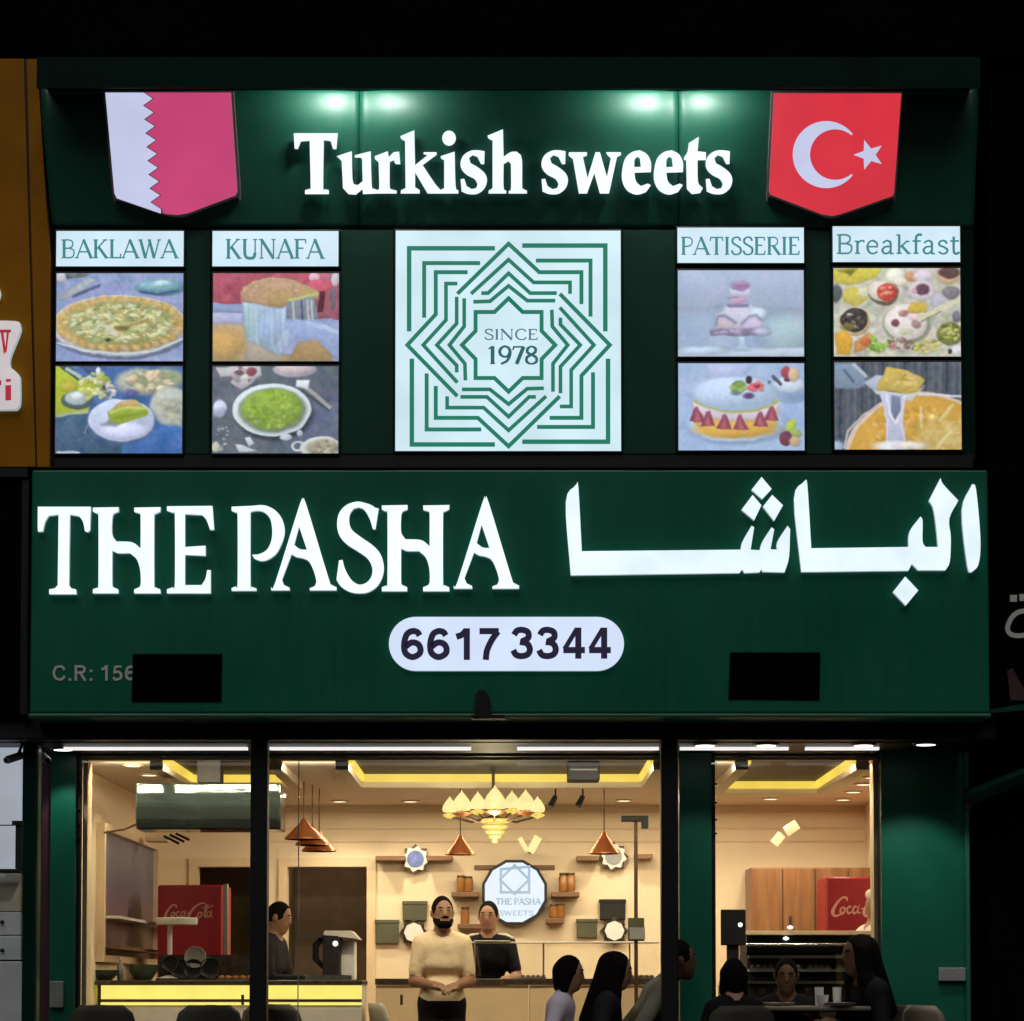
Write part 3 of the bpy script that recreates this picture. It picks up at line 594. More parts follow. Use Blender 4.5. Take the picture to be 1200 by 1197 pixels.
# small dark bracket at the lower edge of the sign
o = thing('sign_bracket', 'small black rounded bracket standing at the bottom edge of the green sign', 'bracket', P(566, 840, 14.6))
px_obj('plate', [[smooth([(556, 842), (557, 815), (562, 810), (569, 811), (574, 820), (576, 842)])]], PLS, 0.016, 0.05, [M['black']], o)
m = MB(); m.bpx(552, 838, 592, 842.5, 14.66, 0.1); obj('foot', m, M['black'], o)

# ================================================================== upper sign
YU = 15.00
PLU = vplane(YU)
hb = P(600, 268, YU); ht_ = P(600, 103, 14.70)
tilt = (ht_-hb); PLH = Plane(hb, (0, -tilt.z, tilt.y)); PLH = Plane(hb, PLH.n if PLH.n.y < 0 else -PLH.n)
ups = thing('upper_sign', 'tall dark green upper sign board with glowing Turkish sweets lettering', 'sign', P(600, 540, YU+0.1))
sheets = [(50, 62, 60.5, 420), (420.6, 420.6, 420.6, 795), (795.6, 795.6, 795.6, 1140)]
for i, (a, b_, c_, d_) in enumerate(((46.5, 61, 420, 420), (420.9, 420.9, 795, 795), (795.9, 795.9, 1147, 1141))):
    q = [(a, 103), (c_, 103), (d_, 268), (b_, 268)]
    # slightly pillowed sheet metal
    nx, nz = 48, 24; v = []; f = []
    for j in range(nz+1):
        for k in range(nx+1):
            s_, t_ = k/nx, j/nz
            px = (q[0][0]*(1-s_)+q[1][0]*s_)*(1-t_)+(q[3][0]*(1-s_)+q[2][0]*s_)*t_; py = 103+165*t_
            bul = -0.055*max(0, 1-t_/0.30)**2 - 0.022*(max(0, 1-s_*(3.2 if i != 1 else 3.3)/0.35)**2*(i > 0) + max(0, 1-(1-s_)*3.2/0.35)**2*(i < 2)) + 0.004*math.sin(7*s_+i)*math.sin(5*t_)
            v.append(PLH.at(px, py, bul))
    for j in range(nz):
        for k in range(nx):
            p0 = j*(nx+1)+k; f.append((p0, p0+1, p0+nx+2, p0+nx+1))
    m = MB(); m.add(v, f)
    o = obj('header_sheet', m, M['header'], ups, True)
    sd = o.modifiers.new('thickness', 'SOLIDIFY'); sd.thickness = 0.004; sd.offset = -1
# back body behind the sloped header, top fascia, lower board
a0, a1 = P(62, 268, YU).x-0.003, P(1140, 268, YU).x+0.003
m = MB(); v = [(x, y, z) for x in (a0-0.012, a1+0.012) for (y, z) in ((YU+0.10, hb.z), (ht_.y+0.11, ht_.z), (15.29, ht_.z), (15.29, hb.z))]
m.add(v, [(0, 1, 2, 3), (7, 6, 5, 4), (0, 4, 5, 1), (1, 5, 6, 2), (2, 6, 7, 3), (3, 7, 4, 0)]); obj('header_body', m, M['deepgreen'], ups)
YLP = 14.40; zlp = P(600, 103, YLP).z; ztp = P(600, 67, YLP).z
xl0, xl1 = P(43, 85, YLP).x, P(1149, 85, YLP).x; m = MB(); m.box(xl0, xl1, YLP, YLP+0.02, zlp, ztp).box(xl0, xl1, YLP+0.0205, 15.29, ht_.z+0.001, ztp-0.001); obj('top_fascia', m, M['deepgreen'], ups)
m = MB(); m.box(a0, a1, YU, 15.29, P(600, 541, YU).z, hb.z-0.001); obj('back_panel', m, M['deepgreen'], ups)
# green stiles between the light boxes
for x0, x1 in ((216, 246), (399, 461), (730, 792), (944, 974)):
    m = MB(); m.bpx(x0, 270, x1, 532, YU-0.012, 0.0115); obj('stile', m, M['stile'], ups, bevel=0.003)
m = MB(); m.bpx(62, 533, 1140, 548, YU-0.03, 0.029); obj('bottom_rail', m, M['black'], ups)
gt = [(65, 70), (285, 70), (278, 150), (262, 150), (250, 110), (215, 105), (212, 340), (218, 350), (240, 355), (240, 375), (122, 375), (122, 355), (145, 348), (150, 335), (145, 108), (100, 112), (85, 150), (70, 148)]
gu = [(280, 185), (355, 160), (358, 290), (365, 325), (385, 330), (410, 310), (408, 200), (400, 192), (370, 192), (372, 180), (450, 160), (455, 330), (465, 348), (485, 355), (484, 372), (412, 375), (410, 350), (375, 378), (340, 375), (312, 345), (305, 210), (298, 202)]
gr = [(470, 185), (535, 160), (540, 190), (565, 165), (592, 162), (598, 225), (575, 225), (565, 205), (545, 215), (545, 335), (552, 350), (580, 358), (580, 372), (470, 372), (490, 350), (493, 330), (490, 215), (472, 200)]
gk = [(598, 85), (668, 55), (672, 230), (735, 180), (715, 175), (715, 165), (780, 165), (780, 178), (710, 230), (770, 320), (800, 355), (800, 372), (735, 372), (672, 265), (672, 340), (695, 355), (695, 372), (600, 372), (602, 355), (625, 345), (622, 110), (602, 98)]
gi = [(800, 185), (870, 162), (875, 335), (888, 355), (888, 372), (795, 372), (797, 355), (818, 345), (818, 205), (803, 198)]
gs = [(1020, 160), (1018, 225), (1002, 225), (985, 190), (960, 180), (942, 195), (950, 220), (985, 240), (1020, 270), (1032, 305), (1020, 345), (985, 373), (940, 375), (905, 362), (900, 300), (918, 298), (930, 335), (955, 350), (978, 345), (985, 325), (970, 300), (930, 278), (905, 250), (900, 215), (915, 180), (950, 158), (985, 155)]
gh = [(1035, 82), (1112, 50), (1115, 188), (1150, 165), (1180, 162), (1202, 180), (1208, 220), (1208, 335), (1215, 350), (1232, 358), (1232, 372), (1140, 372), (1142, 358), (1152, 345), (1152, 225), (1140, 210), (1115, 225), (1115, 340), (1128, 358), (1128, 372), (1040, 372), (1040, 358), (1060, 345), (1060, 108), (1038, 96)]
gw = [(285, 165), (375, 165), (375, 182), (355, 190), (378, 295), (418, 165), (440, 165), (475, 290), (495, 195), (480, 182), (470, 165), (545, 165), (545, 180), (525, 190), (485, 372), (440, 372), (412, 270), (375, 372), (335, 372), (305, 200), (283, 182)]
ge = [(550, 270), (565, 200), (600, 165), (640, 155), (675, 175), (695, 215), (695, 265), (612, 268), (620, 310), (645, 335), (680, 322), (695, 330), (670, 365), (625, 378), (580, 360), (555, 320)]
geh = [(612, 240), (645, 238), (640, 195), (625, 188), (613, 205)]
gtt = [(935, 88), (928, 160), (970, 165), (970, 205), (928, 205), (930, 310), (945, 335), (955, 345), (940, 370), (900, 375), (875, 350), (872, 205), (862, 205), (862, 190), (878, 165), (885, 120)]
HK = dict(parent=ups, pl=PLH, h=(0.03, 0.064))
for q in (gt, gu, gr, gk, gi, gs, gh): letter(R5(q), **HK)
px_obj('letter_dot', [[R5([(842+34*math.cos(2*PI*k/20), 95+38*math.sin(2*PI*k/20)) for k in range(20)])]], PLH, 0.03, 0.064, LIT, ups)
letter(R6(gs, -752), **HK); letter(R6(gw), **HK); letter(R6(ge), R6(geh), **HK); letter(R6(ge, 160), R6(geh, 160), **HK); letter(R6(gtt), **HK); letter(R6(gs, 70), **HK)
# light pools: strip lamps tucked behind the lip on both sides of the sheet joints
for px, wh in ((420, 'left'), (795, 'right')):
    for sx, e in ((-1, 1.0), (1, 0.8)):
        c = P(px+sx*32, 100, 14.47); c.z = ht_.z-0.014
        o = thing('sign_lamp', 'strip lamp hidden under the top lip, %s side of the %s sheet joint' % ('left' if sx < 0 else 'right', wh), 'lamp', c, 'lamps under the sign lip')
        m = MB(); m.box(c.x-0.11, c.x+0.11, c.y-0.012, c.y+0.012, c.z+0.002, c.z+0.0125); obj('housing', m, M['black'], o)
        area('sign_lamp_light', c - Vector((0, 0, 0.002)), 0.20, 0.02, 4.6*e, (1, 0.97, 0.95), (sx*0.25, 0.9, -0.45))
# flags
def flag(label, outline, pieces):
    o = thing('flag_light_box', label, 'flag sign', PLH.at(outline[0][0], 180))
    px_obj('box_body', [[smooth(outline, n=3)]], PLH, 0.012, 0.080, [M['flag_edge'], M['flag_edge']], o)
    for nm, rings, mt, hh in pieces: px_obj(nm, [rings], PLH, 0.081, hh, [mt, M['return']], o)
M['flag_edge'] = mat('flag_box_edge', (0.22, 0.16, 0.17, 1), 0.5, noise=0.1)
Z1 = lambda pts: [(p[0]/2.857, 60+p[1]/2.857) for p in pts]
teeth = [(488, 136)]
for i in range(9):
    t = i/8.6; sh = 30*t
    teeth += [(517+sh, 160+i*46), (485+sh, 183+i*46)]
teeth = teeth[:-1] + [(545, 543)]
qo = Z1([(351, 134), (785, 134), (808, 470), (800, 488), (640, 548), (600, 555), (555, 548), (395, 497), (382, 475)])
qi = lambda f: f
white = Z1([(360, 140)] + [(488, 140)] + teeth[1:] + [(398, 492), (390, 475)])
maroon = Z1([(778, 140), (799, 468), (792, 483), (638, 541), (600, 548), (560, 544), (551, 541)] + [(x+5, y) for x, y in reversed(teeth[1:-1])] + [(493, 140)])
flag('shield shaped flag light box, white with a serrated rose red field', qo, (('white_field', [white], M['flag_white'], 0.085), ('red_field', [maroon], M['flag_maroon'], 0.085)))
Z3 = lambda pts: [(860+p[0]/3.53, 60+p[1]/3.53) for p in pts]
to = Z3([(152, 168), (692, 168), (662, 590), (655, 605), (440, 680), (400, 690), (355, 682), (140, 600), (132, 585)])
ti = Z3([(160, 176), (684, 176), (654, 586), (648, 598), (438, 672), (400, 681), (358, 674), (148, 594), (140, 580)])
cr = []
a0_ = math.radians(38)
for k in range(41): a = a0_ + (2*PI-2*a0_)*k/40; cr.append((375+138*math.cos(a), 428-138*math.sin(a)))
for k in range(33): a = (2*PI-math.radians(50)) - (2*PI-2*math.radians(50))*k/32; cr.append((412+104*math.cos(a), 428-104*math.sin(a)))
st_ = []
for k in range(10): a = PI + k*PI/5; r = 64 if k % 2 == 0 else 27; st_.append((551+r*math.cos(a), 429-r*math.sin(a)))
flag('shield shaped red flag light box with white crescent and star', to, (('red_field', [ti], M['flag_red'], 0.085), ('crescent', [Z3(cr)], M['flag_white'], 0.089), ('star', [Z3(st_)], M['flag_white'], 0.089)))

# ================================================================== light boxes
def lightbox(name, label, cat, box, face_mat, group=None):
    x0, y0, x1, y1 = box
    o = thing(name, label, cat, P((x0+x1)/2, y1, YU), group)
    m = MB(); m.bpx(x0-2, y0-2, x1+2, y1+2, YU-0.05, 0.0495); obj('box_frame', m, M['box_edge'], o, bevel=0.004)
    if face_mat:
        m = MB(); m.bpx(x0, y0, x1, y1, YU-0.056, 0.0055); obj('face', m, face_mat, o)
    return o
PLB = vplane(YU-0.056)
for s, bx, tb, lab in (('BAKLAWA', (66, 271, 215, 312), (71.5, 281, 208.5, 303), 'lit white name panel reading BAKLAWA'), ('KUNAFA', (249, 271, 396.5, 312), (264, 280.5, 379.5, 303.5), 'lit white name panel reading KUNAFA'),
                       ('PATISSERIE', (794, 267, 942, 308), (797.5, 278, 938, 299), 'lit white name panel reading PATISSERIE'), ('Breakfast', (976, 265.5, 1125, 307), (979.5, 275, 1124.5, 298), 'lit white name panel reading Breakfast')):
    o = lightbox('name_panel', lab, 'sign panel', bx, M['title_lit'], 'lit name panels')
    text_objs(s, tb, PLB, 0.0004, 0.0035, [M['vinyl_teal']], o, G, 0.125 if s == 'Breakfast' else .15, .07 if s != 'Breakfast' else .085)
lg = lightbox('emblem_panel', 'large square lit panel with interlaced green star emblem and SINCE 1978', 'sign panel', (463.5, 270.5, 727.5, 528.5), M['logo_lit'])
K = 3.75
def E(p): return (440+(585+p[0])/K, 250+(580+p[1])/K)
def rot(p, n):
    for _ in range(n): p = (-p[1], p[0])
    return p
quarter = [([(-225, -225), (0, -445), (135, -320), (320, -320), (320, -180)], 15), ([(-165, -225), (0, -375), (110, -275), (270, -275), (270, -225)], 14), ([(-120, -228), (-90, -228), (0, -315), (95, -228), (212, -228)], 14),
           ([(-155, -190), (-82, -192), (0, -260), (82, -195), (205, -195)], 14), ([(-60, -437+12), (-437, -425), (-437, -60)], 17), ([(-125, -360), (-371, -360), (-371, -120)], 15)]
for n in range(4):
    for pts, wd in quarter:
        px_obj('emblem_line', [[ribbon([E(rot(p, n)) for p in pts], wd*1.16/K)]], PLB, 0.0004, 0.003, [M['vinyl_green']], lg)
star = []
for n in range(4):
    star += [rot(p, n) for p in ((0, -205), (62, -145), (145, -145), (145, -62))]
star += [star[0], star[1]]
px_obj('emblem_star', [[ribbon([E(p) for p in star], 17.5/K)]], PLB, 0.0004, 0.003, [M['vinyl_green']], lg)
text_objs('SINCE', (567, 386, 631, 398.5), PLB, 0.0004, 0.003, [M['vinyl_grey']], lg, G, .19, .09)
text_objs('1978', (570, 406, 631, 427), PLB, 0.0004, 0.003, [M['vinyl_dkteal']], lg, G, .21, .09)

# ================================================================== backlit food prints
class Cv:
    W, H = 190, 132
    def __init__(s, rect, off, base):
        s.rect = rect; x0, y0, x1, y1 = rect
        gx = x0+(x1-x0)*np.arange(s.W+1)/s.W; gy = y0+(y1-y0)*np.arange(s.H+1)/s.H
        s.X, s.Y = np.meshgrid((gx-off[0])*7.5, (gy-off[1])*7.5)
        def nz_(cell):
            g_ = rng.normal(0, 1, (int(1300/cell)+4, int(1500/cell)+4)); fx, fy = np.clip(s.X/cell+1, 0, g_.shape[1]-2.01), np.clip(s.Y/cell+1, 0, g_.shape[0]-2.01)
            ix, iy = fx.astype(int), fy.astype(int); u, v = fx-ix, fy-iy; u = u*u*(3-2*u); v = v*v*(3-2*v)
            return (g_[iy, ix]*(1-u)+g_[iy, ix+1]*u)*(1-v)+(g_[iy+1, ix]*(1-u)+g_[iy+1, ix+1]*u)*v
        wx = 4*nz_(90)+1.4*nz_(34); wy = 4*nz_(90)+1.4*nz_(34); s.X = s.X+wx; s.Y = s.Y+wy
        s.c = np.zeros(s.X.shape+(3,)) + np.array(base, float)
    def mix(s, a, col, sh=None):
        k = 1.0 if sh is None else np.clip(sh, 0.55, 1.4)[..., None]
        s.c = s.c*(1-a[..., None]) + np.array(col, float)*k*a[..., None]; return s
    def ell(s, cx, cy, rx, ry, col, soft=10, ang=0, al=1.0):
        a = math.radians(ang); dx, dy = s.X-cx, s.Y-cy
        u = dx*math.cos(a)+dy*math.sin(a); v = -dx*math.sin(a)+dy*math.cos(a)
        q = np.sqrt((u/rx)**2+(v/ry)**2); d = (q-1)*min(rx, ry)
        return s.mix(np.clip(0.5-d/soft, 0, 1)*al, col, 1.07-0.10*(dy/ry)-0.06*(dx/rx)-0.12*q**4)
    def ring(s, cx, cy, rx, ry, wd, col, soft=8, ang=0, al=1.0):
        a = math.radians(ang); dx, dy = s.X-cx, s.Y-cy
        u = dx*math.cos(a)+dy*math.sin(a); v = -dx*math.sin(a)+dy*math.cos(a)
        d = abs(np.sqrt((u/rx)**2+(v/ry)**2)-1)*min(rx, ry)-wd/2
        return s.mix(np.clip(0.5-d/soft, 0, 1)*al, col)
    def poly(s, pts, col, soft=10, al=1.0):
        d = np.full(s.X.shape, 1e9); ins = np.zeros(s.X.shape, bool); L = len(pts)
        for i in range(L):
            x1, y1 = pts[i]; x2, y2 = pts[(i+1) % L]
            ex, ey = x2-x1, y2-y1; t = np.clip(((s.X-x1)*ex+(s.Y-y1)*ey)/(ex*ex+ey*ey+1e-9), 0, 1)
            d = np.minimum(d, np.hypot(s.X-x1-t*ex, s.Y-y1-t*ey))
            if y1 != y2:
                cnd = ((y1 > s.Y) != (y2 > s.Y)) & (s.X < (x2-x1)*(s.Y-y1)/(y2-y1)+x1); ins ^= cnd
        d = np.where(ins, -d, d); ys = [p[1] for p in pts]; hy = max(1, max(ys)-min(ys))
        return s.mix(np.clip(0.5-d/soft, 0, 1)*al, col, 1.08-0.16*np.clip((s.Y-min(ys))/hy, 0, 1)-0.10*np.exp(-np.maximum(-d, 0)/12))
    def line(s, pts, wd, col, soft=8, al=1.0):
        d = np.full(s.X.shape, 1e9)
        for (x1, y1), (x2, y2) in zip(pts[:-1], pts[1:]):
            ex, ey = x2-x1, y2-y1; t = np.clip(((s.X-x1)*ex+(s.Y-y1)*ey)/(ex*ex+ey*ey+1e-9), 0, 1)
            d = np.minimum(d, np.hypot(s.X-x1-t*ex, s.Y-y1-t*ey))
        return s.mix(np.clip(0.5-(d-wd/2)/soft, 0, 1)*al, col)
    def vary(s, amt=8, cell=40):
        nx, ny = int(1300/cell)+3, int(1000/cell)+3
        for c in range(3):
            g_ = rng.normal(0, 1, (ny, nx)); fx, fy = np.clip(s.X/cell, 0, nx-2.001), np.clip(s.Y/cell, 0, ny-2.001)
            ix, iy = fx.astype(int), fy.astype(int); u, v = fx-ix, fy-iy
            s.c[..., c] += amt*((g_[iy, ix]*(1-u)+g_[iy, ix+1]*u)*(1-v)+(g_[iy+1, ix]*(1-u)+g_[iy+1, ix+1]*u)*v)*(0.4 if c else 0.5)
            if c == 0: lum = amt*((g_[iy, ix]*(1-u)+g_[iy, ix+1]*u)*(1-v)+(g_[iy+1, ix]*(1-u)+g_[iy+1, ix+1]*u)*v)
        s.c += 0.6*lum[..., None]; return s
    def blobs(s, n, cx, cy, rx, ry, cols, r=(10, 25), soft=10, al=0.8, flat=0.8):
        for _ in range(n):
            a = rng.uniform(0, 2*PI); q = math.sqrt(rng.uniform(0, 1)); rr = rng.uniform(*r)
            s.ell(cx+rx*q*math.cos(a), cy+ry*q*math.sin(a), rr*rng.uniform(.8, 1.8), rr*flat, cols[rng.integers(len(cols))], soft, rng.uniform(-40, 40), al)
        return s
    def build(s, name, label, group):
        x0, y0, x1, y1 = s.rect
        o = lightbox(name, label, 'picture panel', s.rect, None, group)
        cx, cy = (x0+x1)/2, (y0+y1)/2; Yf = YU-0.056
        a, b = P(x0, cy, Yf).x, P(x1, cy, Yf).x; zt, zb = P(cx, y0, Yf).z, P(cx, y1, Yf).z
        xs_ = np.linspace(a, b, s.W+1); zs_ = np.linspace(zt, zb, s.H+1)
        XX, ZZ = np.meshgrid(xs_, zs_); co = np.stack([XX, np.full(XX.shape, Yf), ZZ], -1).reshape(-1, 3)
        n = (s.W+1)*(s.H+1); i = np.arange(n).reshape(s.H+1, s.W+1)
        q = np.stack([i[:-1, :-1], i[1:, :-1], i[1:, 1:], i[:-1, 1:]], -1).reshape(-1, 4)
        e = MB(); e.bpx(x0, y0, x1, y1, Yf+0.0005, 0.005); obj('backing', e, M['box_edge'], o)
        me = bpy.data.meshes.new('picture'); me.from_pydata(co.tolist(), [], q.tolist()); me.materials.append(M['print'])
        s.vary(2.4, 13); s.vary(2.4, 8)
        lum = s.c.mean(-1, keepdims=True); s.c = lum+(s.c-lum)*0.84
        bl = s.c.copy(); pd = np.pad(s.c, ((1, 1), (1, 1), (0, 0)), mode='edge'); s.c = 0.5*bl+0.125*(pd[:-2, 1:-1]+pd[2:, 1:-1]+pd[1:-1, :-2]+pd[1:-1, 2:])
        c = np.clip(s.c, 0, 255)/255; lin = np.where(c <= 0.04045, c/12.92, ((c+0.055)/1.055)**2.4).reshape(-1, 3)
        at_ = me.color_attributes.new('print', 'FLOAT_COLOR', 'POINT'); at_.data.foreach_set('color', np.concatenate([lin, np.ones((n, 1))], 1).astype(np.float32).ravel())
        ob = bpy.data.objects.new('picture', me); COL.objects.link(ob); ob.parent = o; ob.matrix_parent_inverse = WM(o).inverted()
        return o
M['print'] = print_mat('backlit_print', 0.98)
GR = 'backlit food pictures'
# round baklava tray
c = Cv((66, 320.5, 214.5, 423.5), (60, 310), (140, 158, 208))
c.vary(8, 120)
c.poly([(60, 280), (340, 110), (390, 130), (330, 190), (190, 290), (60, 320)], (170, 182, 190)).line([(195, 285), (330, 225), (420, 190)], 26, (78, 92, 140), 20).ell(80, 115, 55, 45, (190, 186, 200)).poly([(120, 85), (330, 75), (300, 115), (130, 130)], (110, 120, 118))
c.ell(960, 205, 230, 70, (96, 142, 164)).ell(960, 180, 190, 48, (122, 172, 188)).ell(965, 162, 80, 26, (178, 214, 226), 16).line([(790, 240), (930, 262), (1120, 225)], 20, (60, 90, 140), 14)
c.ell(605, 560, 640, 280, (120, 130, 168)).ell(605, 540, 600, 270, (196, 200, 214)).ell(605, 525, 570, 245, (190, 160, 96)).vary(7, 30)
for k in range(34):
    a = 2*PI*k/34; c.ell(605+540*math.cos(a), 525+222*math.sin(a), 42, 26, ((212, 170, 92), (222, 196, 120), (205, 180, 140))[k % 3], 18, math.degrees(a)*0.4, .55)
c.ell(605, 515, 450, 185, (176, 178, 112), 30)
c.ring(605, 515, 420, 165, 34, (136, 160, 104), 24, 0, .6).ring(605, 512, 330, 122, 22, (182, 186, 120), 14).ring(605, 512, 240, 86, 26, (150, 168, 104), 20, 0, .6).ring(590, 505, 150, 52, 20, (196, 180, 120), 12)
c.blobs(70, 605, 520, 540, 220, ((222, 190, 110), (206, 168, 92), (226, 210, 150), (180, 150, 84)), (10, 26), 12, .6, .6).blobs(190, 605, 515, 445, 172, ((214, 218, 156), (166, 182, 110), (218, 204, 144), (134, 146, 90), (196, 212, 166), (190, 164, 100), (226, 224, 190)), (14, 38), 12, .72, .6).blobs(60, 605, 515, 400, 150, ((230, 228, 180), (120, 130, 76), (206, 214, 150)), (7, 14), 8, .7, .6)
c.line([(360, 600), (430, 535), (520, 560), (580, 620)], 30, (206, 208, 178), 14).line([(640, 590), (700, 540), (850, 490)], 22, (168, 142, 84), 20).ell(500, 665, 25, 18, (70, 70, 40), 12).ell(620, 560, 60, 22, (120, 110, 64), 16)
c.line([(60, 690), (300, 760), (600, 790), (900, 765), (1150, 660)], 14, (206, 220, 224), 8).vary(6, 22).build('food_picture', 'lit picture of a round baklava tray in green and gold, under BAKLAWA', GR)
# kunafa slice
c = Cv((249.5, 320.5, 397, 423.5), (240, 310), (150, 162, 210))
c.poly([(60, 60), (1200, 60), (1200, 300), (60, 360)], (186, 84, 104)).poly([(900, 60), (1200, 60), (1200, 480), (1000, 480)], (176, 96, 116)).vary(9, 70)
c.ell(960, 110, 50, 45, (222, 170, 186)).ell(1010, 190, 110, 60, (206, 88, 112)).ell(1150, 130, 40, 60, (190, 180, 192)).poly([(1010, 240), (1060, 240), (1040, 420), (990, 420)], (92, 40, 56)).poly([(1100, 220), (1150, 220), (1140, 400), (1110, 400)], (110, 110, 130))
c.poly([(60, 340), (340, 360), (340, 430), (60, 430)], (142, 160, 206)).poly([(60, 430), (330, 430), (330, 520), (60, 525)], (178, 184, 222))
c.poly([(60, 520), (340, 530), (400, 690), (680, 790), (1180, 850), (60, 860)], (192, 164, 118), 20).ell(180, 700, 140, 120, (200, 158, 88), 70).poly([(380, 690), (680, 790), (690, 860), (360, 860)], (178, 166, 150), 26)
c.poly([(690, 480), (960, 490), (1200, 580), (1200, 860), (1110, 790), (980, 660), (820, 650), (690, 760)], (148, 168, 216), 14).poly([(760, 800), (820, 680), (980, 660), (1130, 800), (1120, 850), (720, 850)], (176, 146, 98), 16).line([(900, 510), (1180, 600)], 34, (176, 200, 236), 16)
c.poly([(700, 330), (960, 260), (1000, 480), (700, 480)], (132, 140, 158), 24)
for x in (770, 850, 905, 940): c.line([(x, 320), (x+8, 480)], 16, (188, 200, 206) if x != 850 else (70, 84, 120), 16)
c.poly([(330, 330), (480, 350), (640, 400), (710, 380), (700, 780), (640, 790), (370, 670)], (162, 190, 214), 14).poly([(330, 330), (430, 350), (420, 680), (370, 670)], (170, 206, 210), 24, .8).poly([(620, 400), (710, 380), (700, 770), (650, 790)], (178, 202, 238), 22).ell(560, 560, 90, 120, (150, 176, 216), 90)
for x in (380, 450, 520, 585, 660): c.line([(x, 380), (x+6, 560), (x+14, 720)], 18, (190, 212, 232) if x % 4 else (140, 168, 200), 22, .55)
c.poly([(690, 560), (760, 600), (740, 740), (690, 770)], (168, 190, 222), 24)
c.poly([(315, 260), (340, 200), (440, 140), (600, 105), (800, 140), (960, 220), (1000, 240), (990, 310), (930, 290), (740, 320), (680, 390), (560, 370), (330, 320)], (196, 158, 124), 12).poly([(560, 240), (960, 220), (990, 250), (750, 300), (690, 380), (560, 360)], (190, 160, 98), 26, .8).line([(740, 315), (880, 285), (985, 265)], 26, (190, 200, 112), 16)
c.line([(320, 330), (320, 250), (420, 160), (600, 112)], 10, (214, 168, 130), 10, .7).blobs(60, 600, 220, 260, 90, ((206, 170, 132), (184, 146, 112)), (10, 22), 14, .35).vary(6, 25).build('food_picture', 'lit picture of a cut white kunafa cake with brown crust, under KUNAFA', GR)
# plate with green roll
c = Cv((65, 429.5, 213.5, 531.5), (60, 420), (66, 108, 176))
c.poly([(30, 530), (600, 420), (620, 860), (30, 860)], (66, 98, 132), 20).poly([(800, 560), (1180, 560), (1180, 860), (700, 860)], (62, 110, 190), 80).vary(8, 90)
c.poly([(30, 60), (110, 80), (380, 230), (330, 480), (30, 520)], (180, 200, 44), 10).ell(150, 250, 70, 40, (196, 176, 70), 40).poly([(60, 60), (150, 60), (280, 170), (230, 200)], (66, 92, 96)).line([(140, 90), (250, 165)], 34, (176, 196, 196), 14).poly([(230, 60), (420, 60), (330, 150)], (70, 92, 140))
c.ell(230, 370, 140, 80, (84, 100, 110)).ell(225, 350, 105, 62, (168, 186, 188)).ell(230, 330, 60, 34, (206, 214, 216), 20).poly([(40, 490), (330, 450), (330, 480), (40, 525)], (176, 190, 150))
c.blobs(50, 380, 250, 130, 110, ((196, 206, 96), (222, 222, 150), (160, 176, 70), (210, 204, 170)), (14, 32), 14, .8).ell(475, 255, 26, 24, (64, 40, 50)).blobs(14, 500, 290, 60, 70, ((196, 190, 196), (110, 100, 120), (222, 210, 200)), (12, 24)).ell(410, 115, 22, 34, (214, 226, 224))
c.ell(780, 210, 220, 120, (164, 172, 160), 40).ell(1010, 180, 170, 90, (156, 166, 138), 50).blobs(40, 850, 200, 230, 90, ((222, 200, 160), (196, 186, 140), (150, 140, 120), (236, 214, 182), (140, 150, 110)), (16, 40), 16, .75).ell(700, 310, 70, 40, (84, 92, 156), 24)
c.ell(1050, 420, 190, 170, (176, 184, 176), 30).poly([(880, 380), (1000, 420), (1150, 560), (1150, 600), (960, 560)], (186, 192, 180), 30).blobs(20, 1060, 440, 120, 90, ((190, 190, 160), (160, 164, 150)), (20, 40), 30, .5)
c.ell(620, 560, 300, 185, (92, 120, 170), 40).ell(615, 545, 290, 185, (196, 208, 240)).ell(610, 530, 240, 130, (184, 196, 226), 40).ell(640, 630, 210, 70, (206, 212, 250), 40).poly([(430, 590), (520, 540), (600, 580), (560, 600)], (140, 150, 150), 30)
c.poly([(490, 480), (620, 380), (740, 370), (860, 470), (840, 510), (600, 580), (520, 560)], (160, 186, 56), 16).poly([(560, 420), (640, 370), (760, 380), (780, 420), (600, 440)], (216, 176, 112), 18).line([(520, 480), (700, 430), (820, 440)], 26, (206, 210, 104), 18).line([(560, 530), (700, 500), (830, 480)], 30, (136, 164, 40), 18)
c.line([(60, 828), (240, 828)], 24, (186, 192, 214), 10).line([(290, 660), (320, 590)], 8, (120, 150, 180)).vary(6, 24).build('food_picture', 'lit picture of a green pastry roll on a white plate, lower left of the set', GR)
# green kunafa dish
c = Cv((249, 429.5, 396.5, 531.5), (240, 420), (98, 108, 122))
c.poly([(700, 420), (1200, 360), (1200, 860), (700, 860)], (98, 108, 140), 160).vary(7, 60)
c.poly([(105, 80), (480, 60), (500, 150), (420, 220), (320, 275), (225, 215), (240, 160), (140, 165)], (190, 190, 196)).blobs(16, 330, 150, 140, 70, ((206, 200, 206), (160, 150, 160), (140, 84, 96), (214, 214, 200)), (14, 34)).ell(410, 120, 44, 40, (140, 70, 84), 18).ell(300, 128, 40, 18, (110, 80, 96))
c.ell(790, 100, 190, 72, (176, 168, 186)).ell(790, 92, 160, 48, (196, 180, 188), 24)
c.line([(880, 250), (1100, 430)], 34, (160, 162, 160), 10).line([(860, 290), (1090, 460)], 14, (66, 72, 86), 12).poly([(810, 195), (925, 195), (910, 280), (800, 255)], (226, 232, 240), 12)
c.ell(130, 440, 62, 74, (196, 204, 232), 16).ell(120, 490, 50, 40, (150, 160, 190), 40)
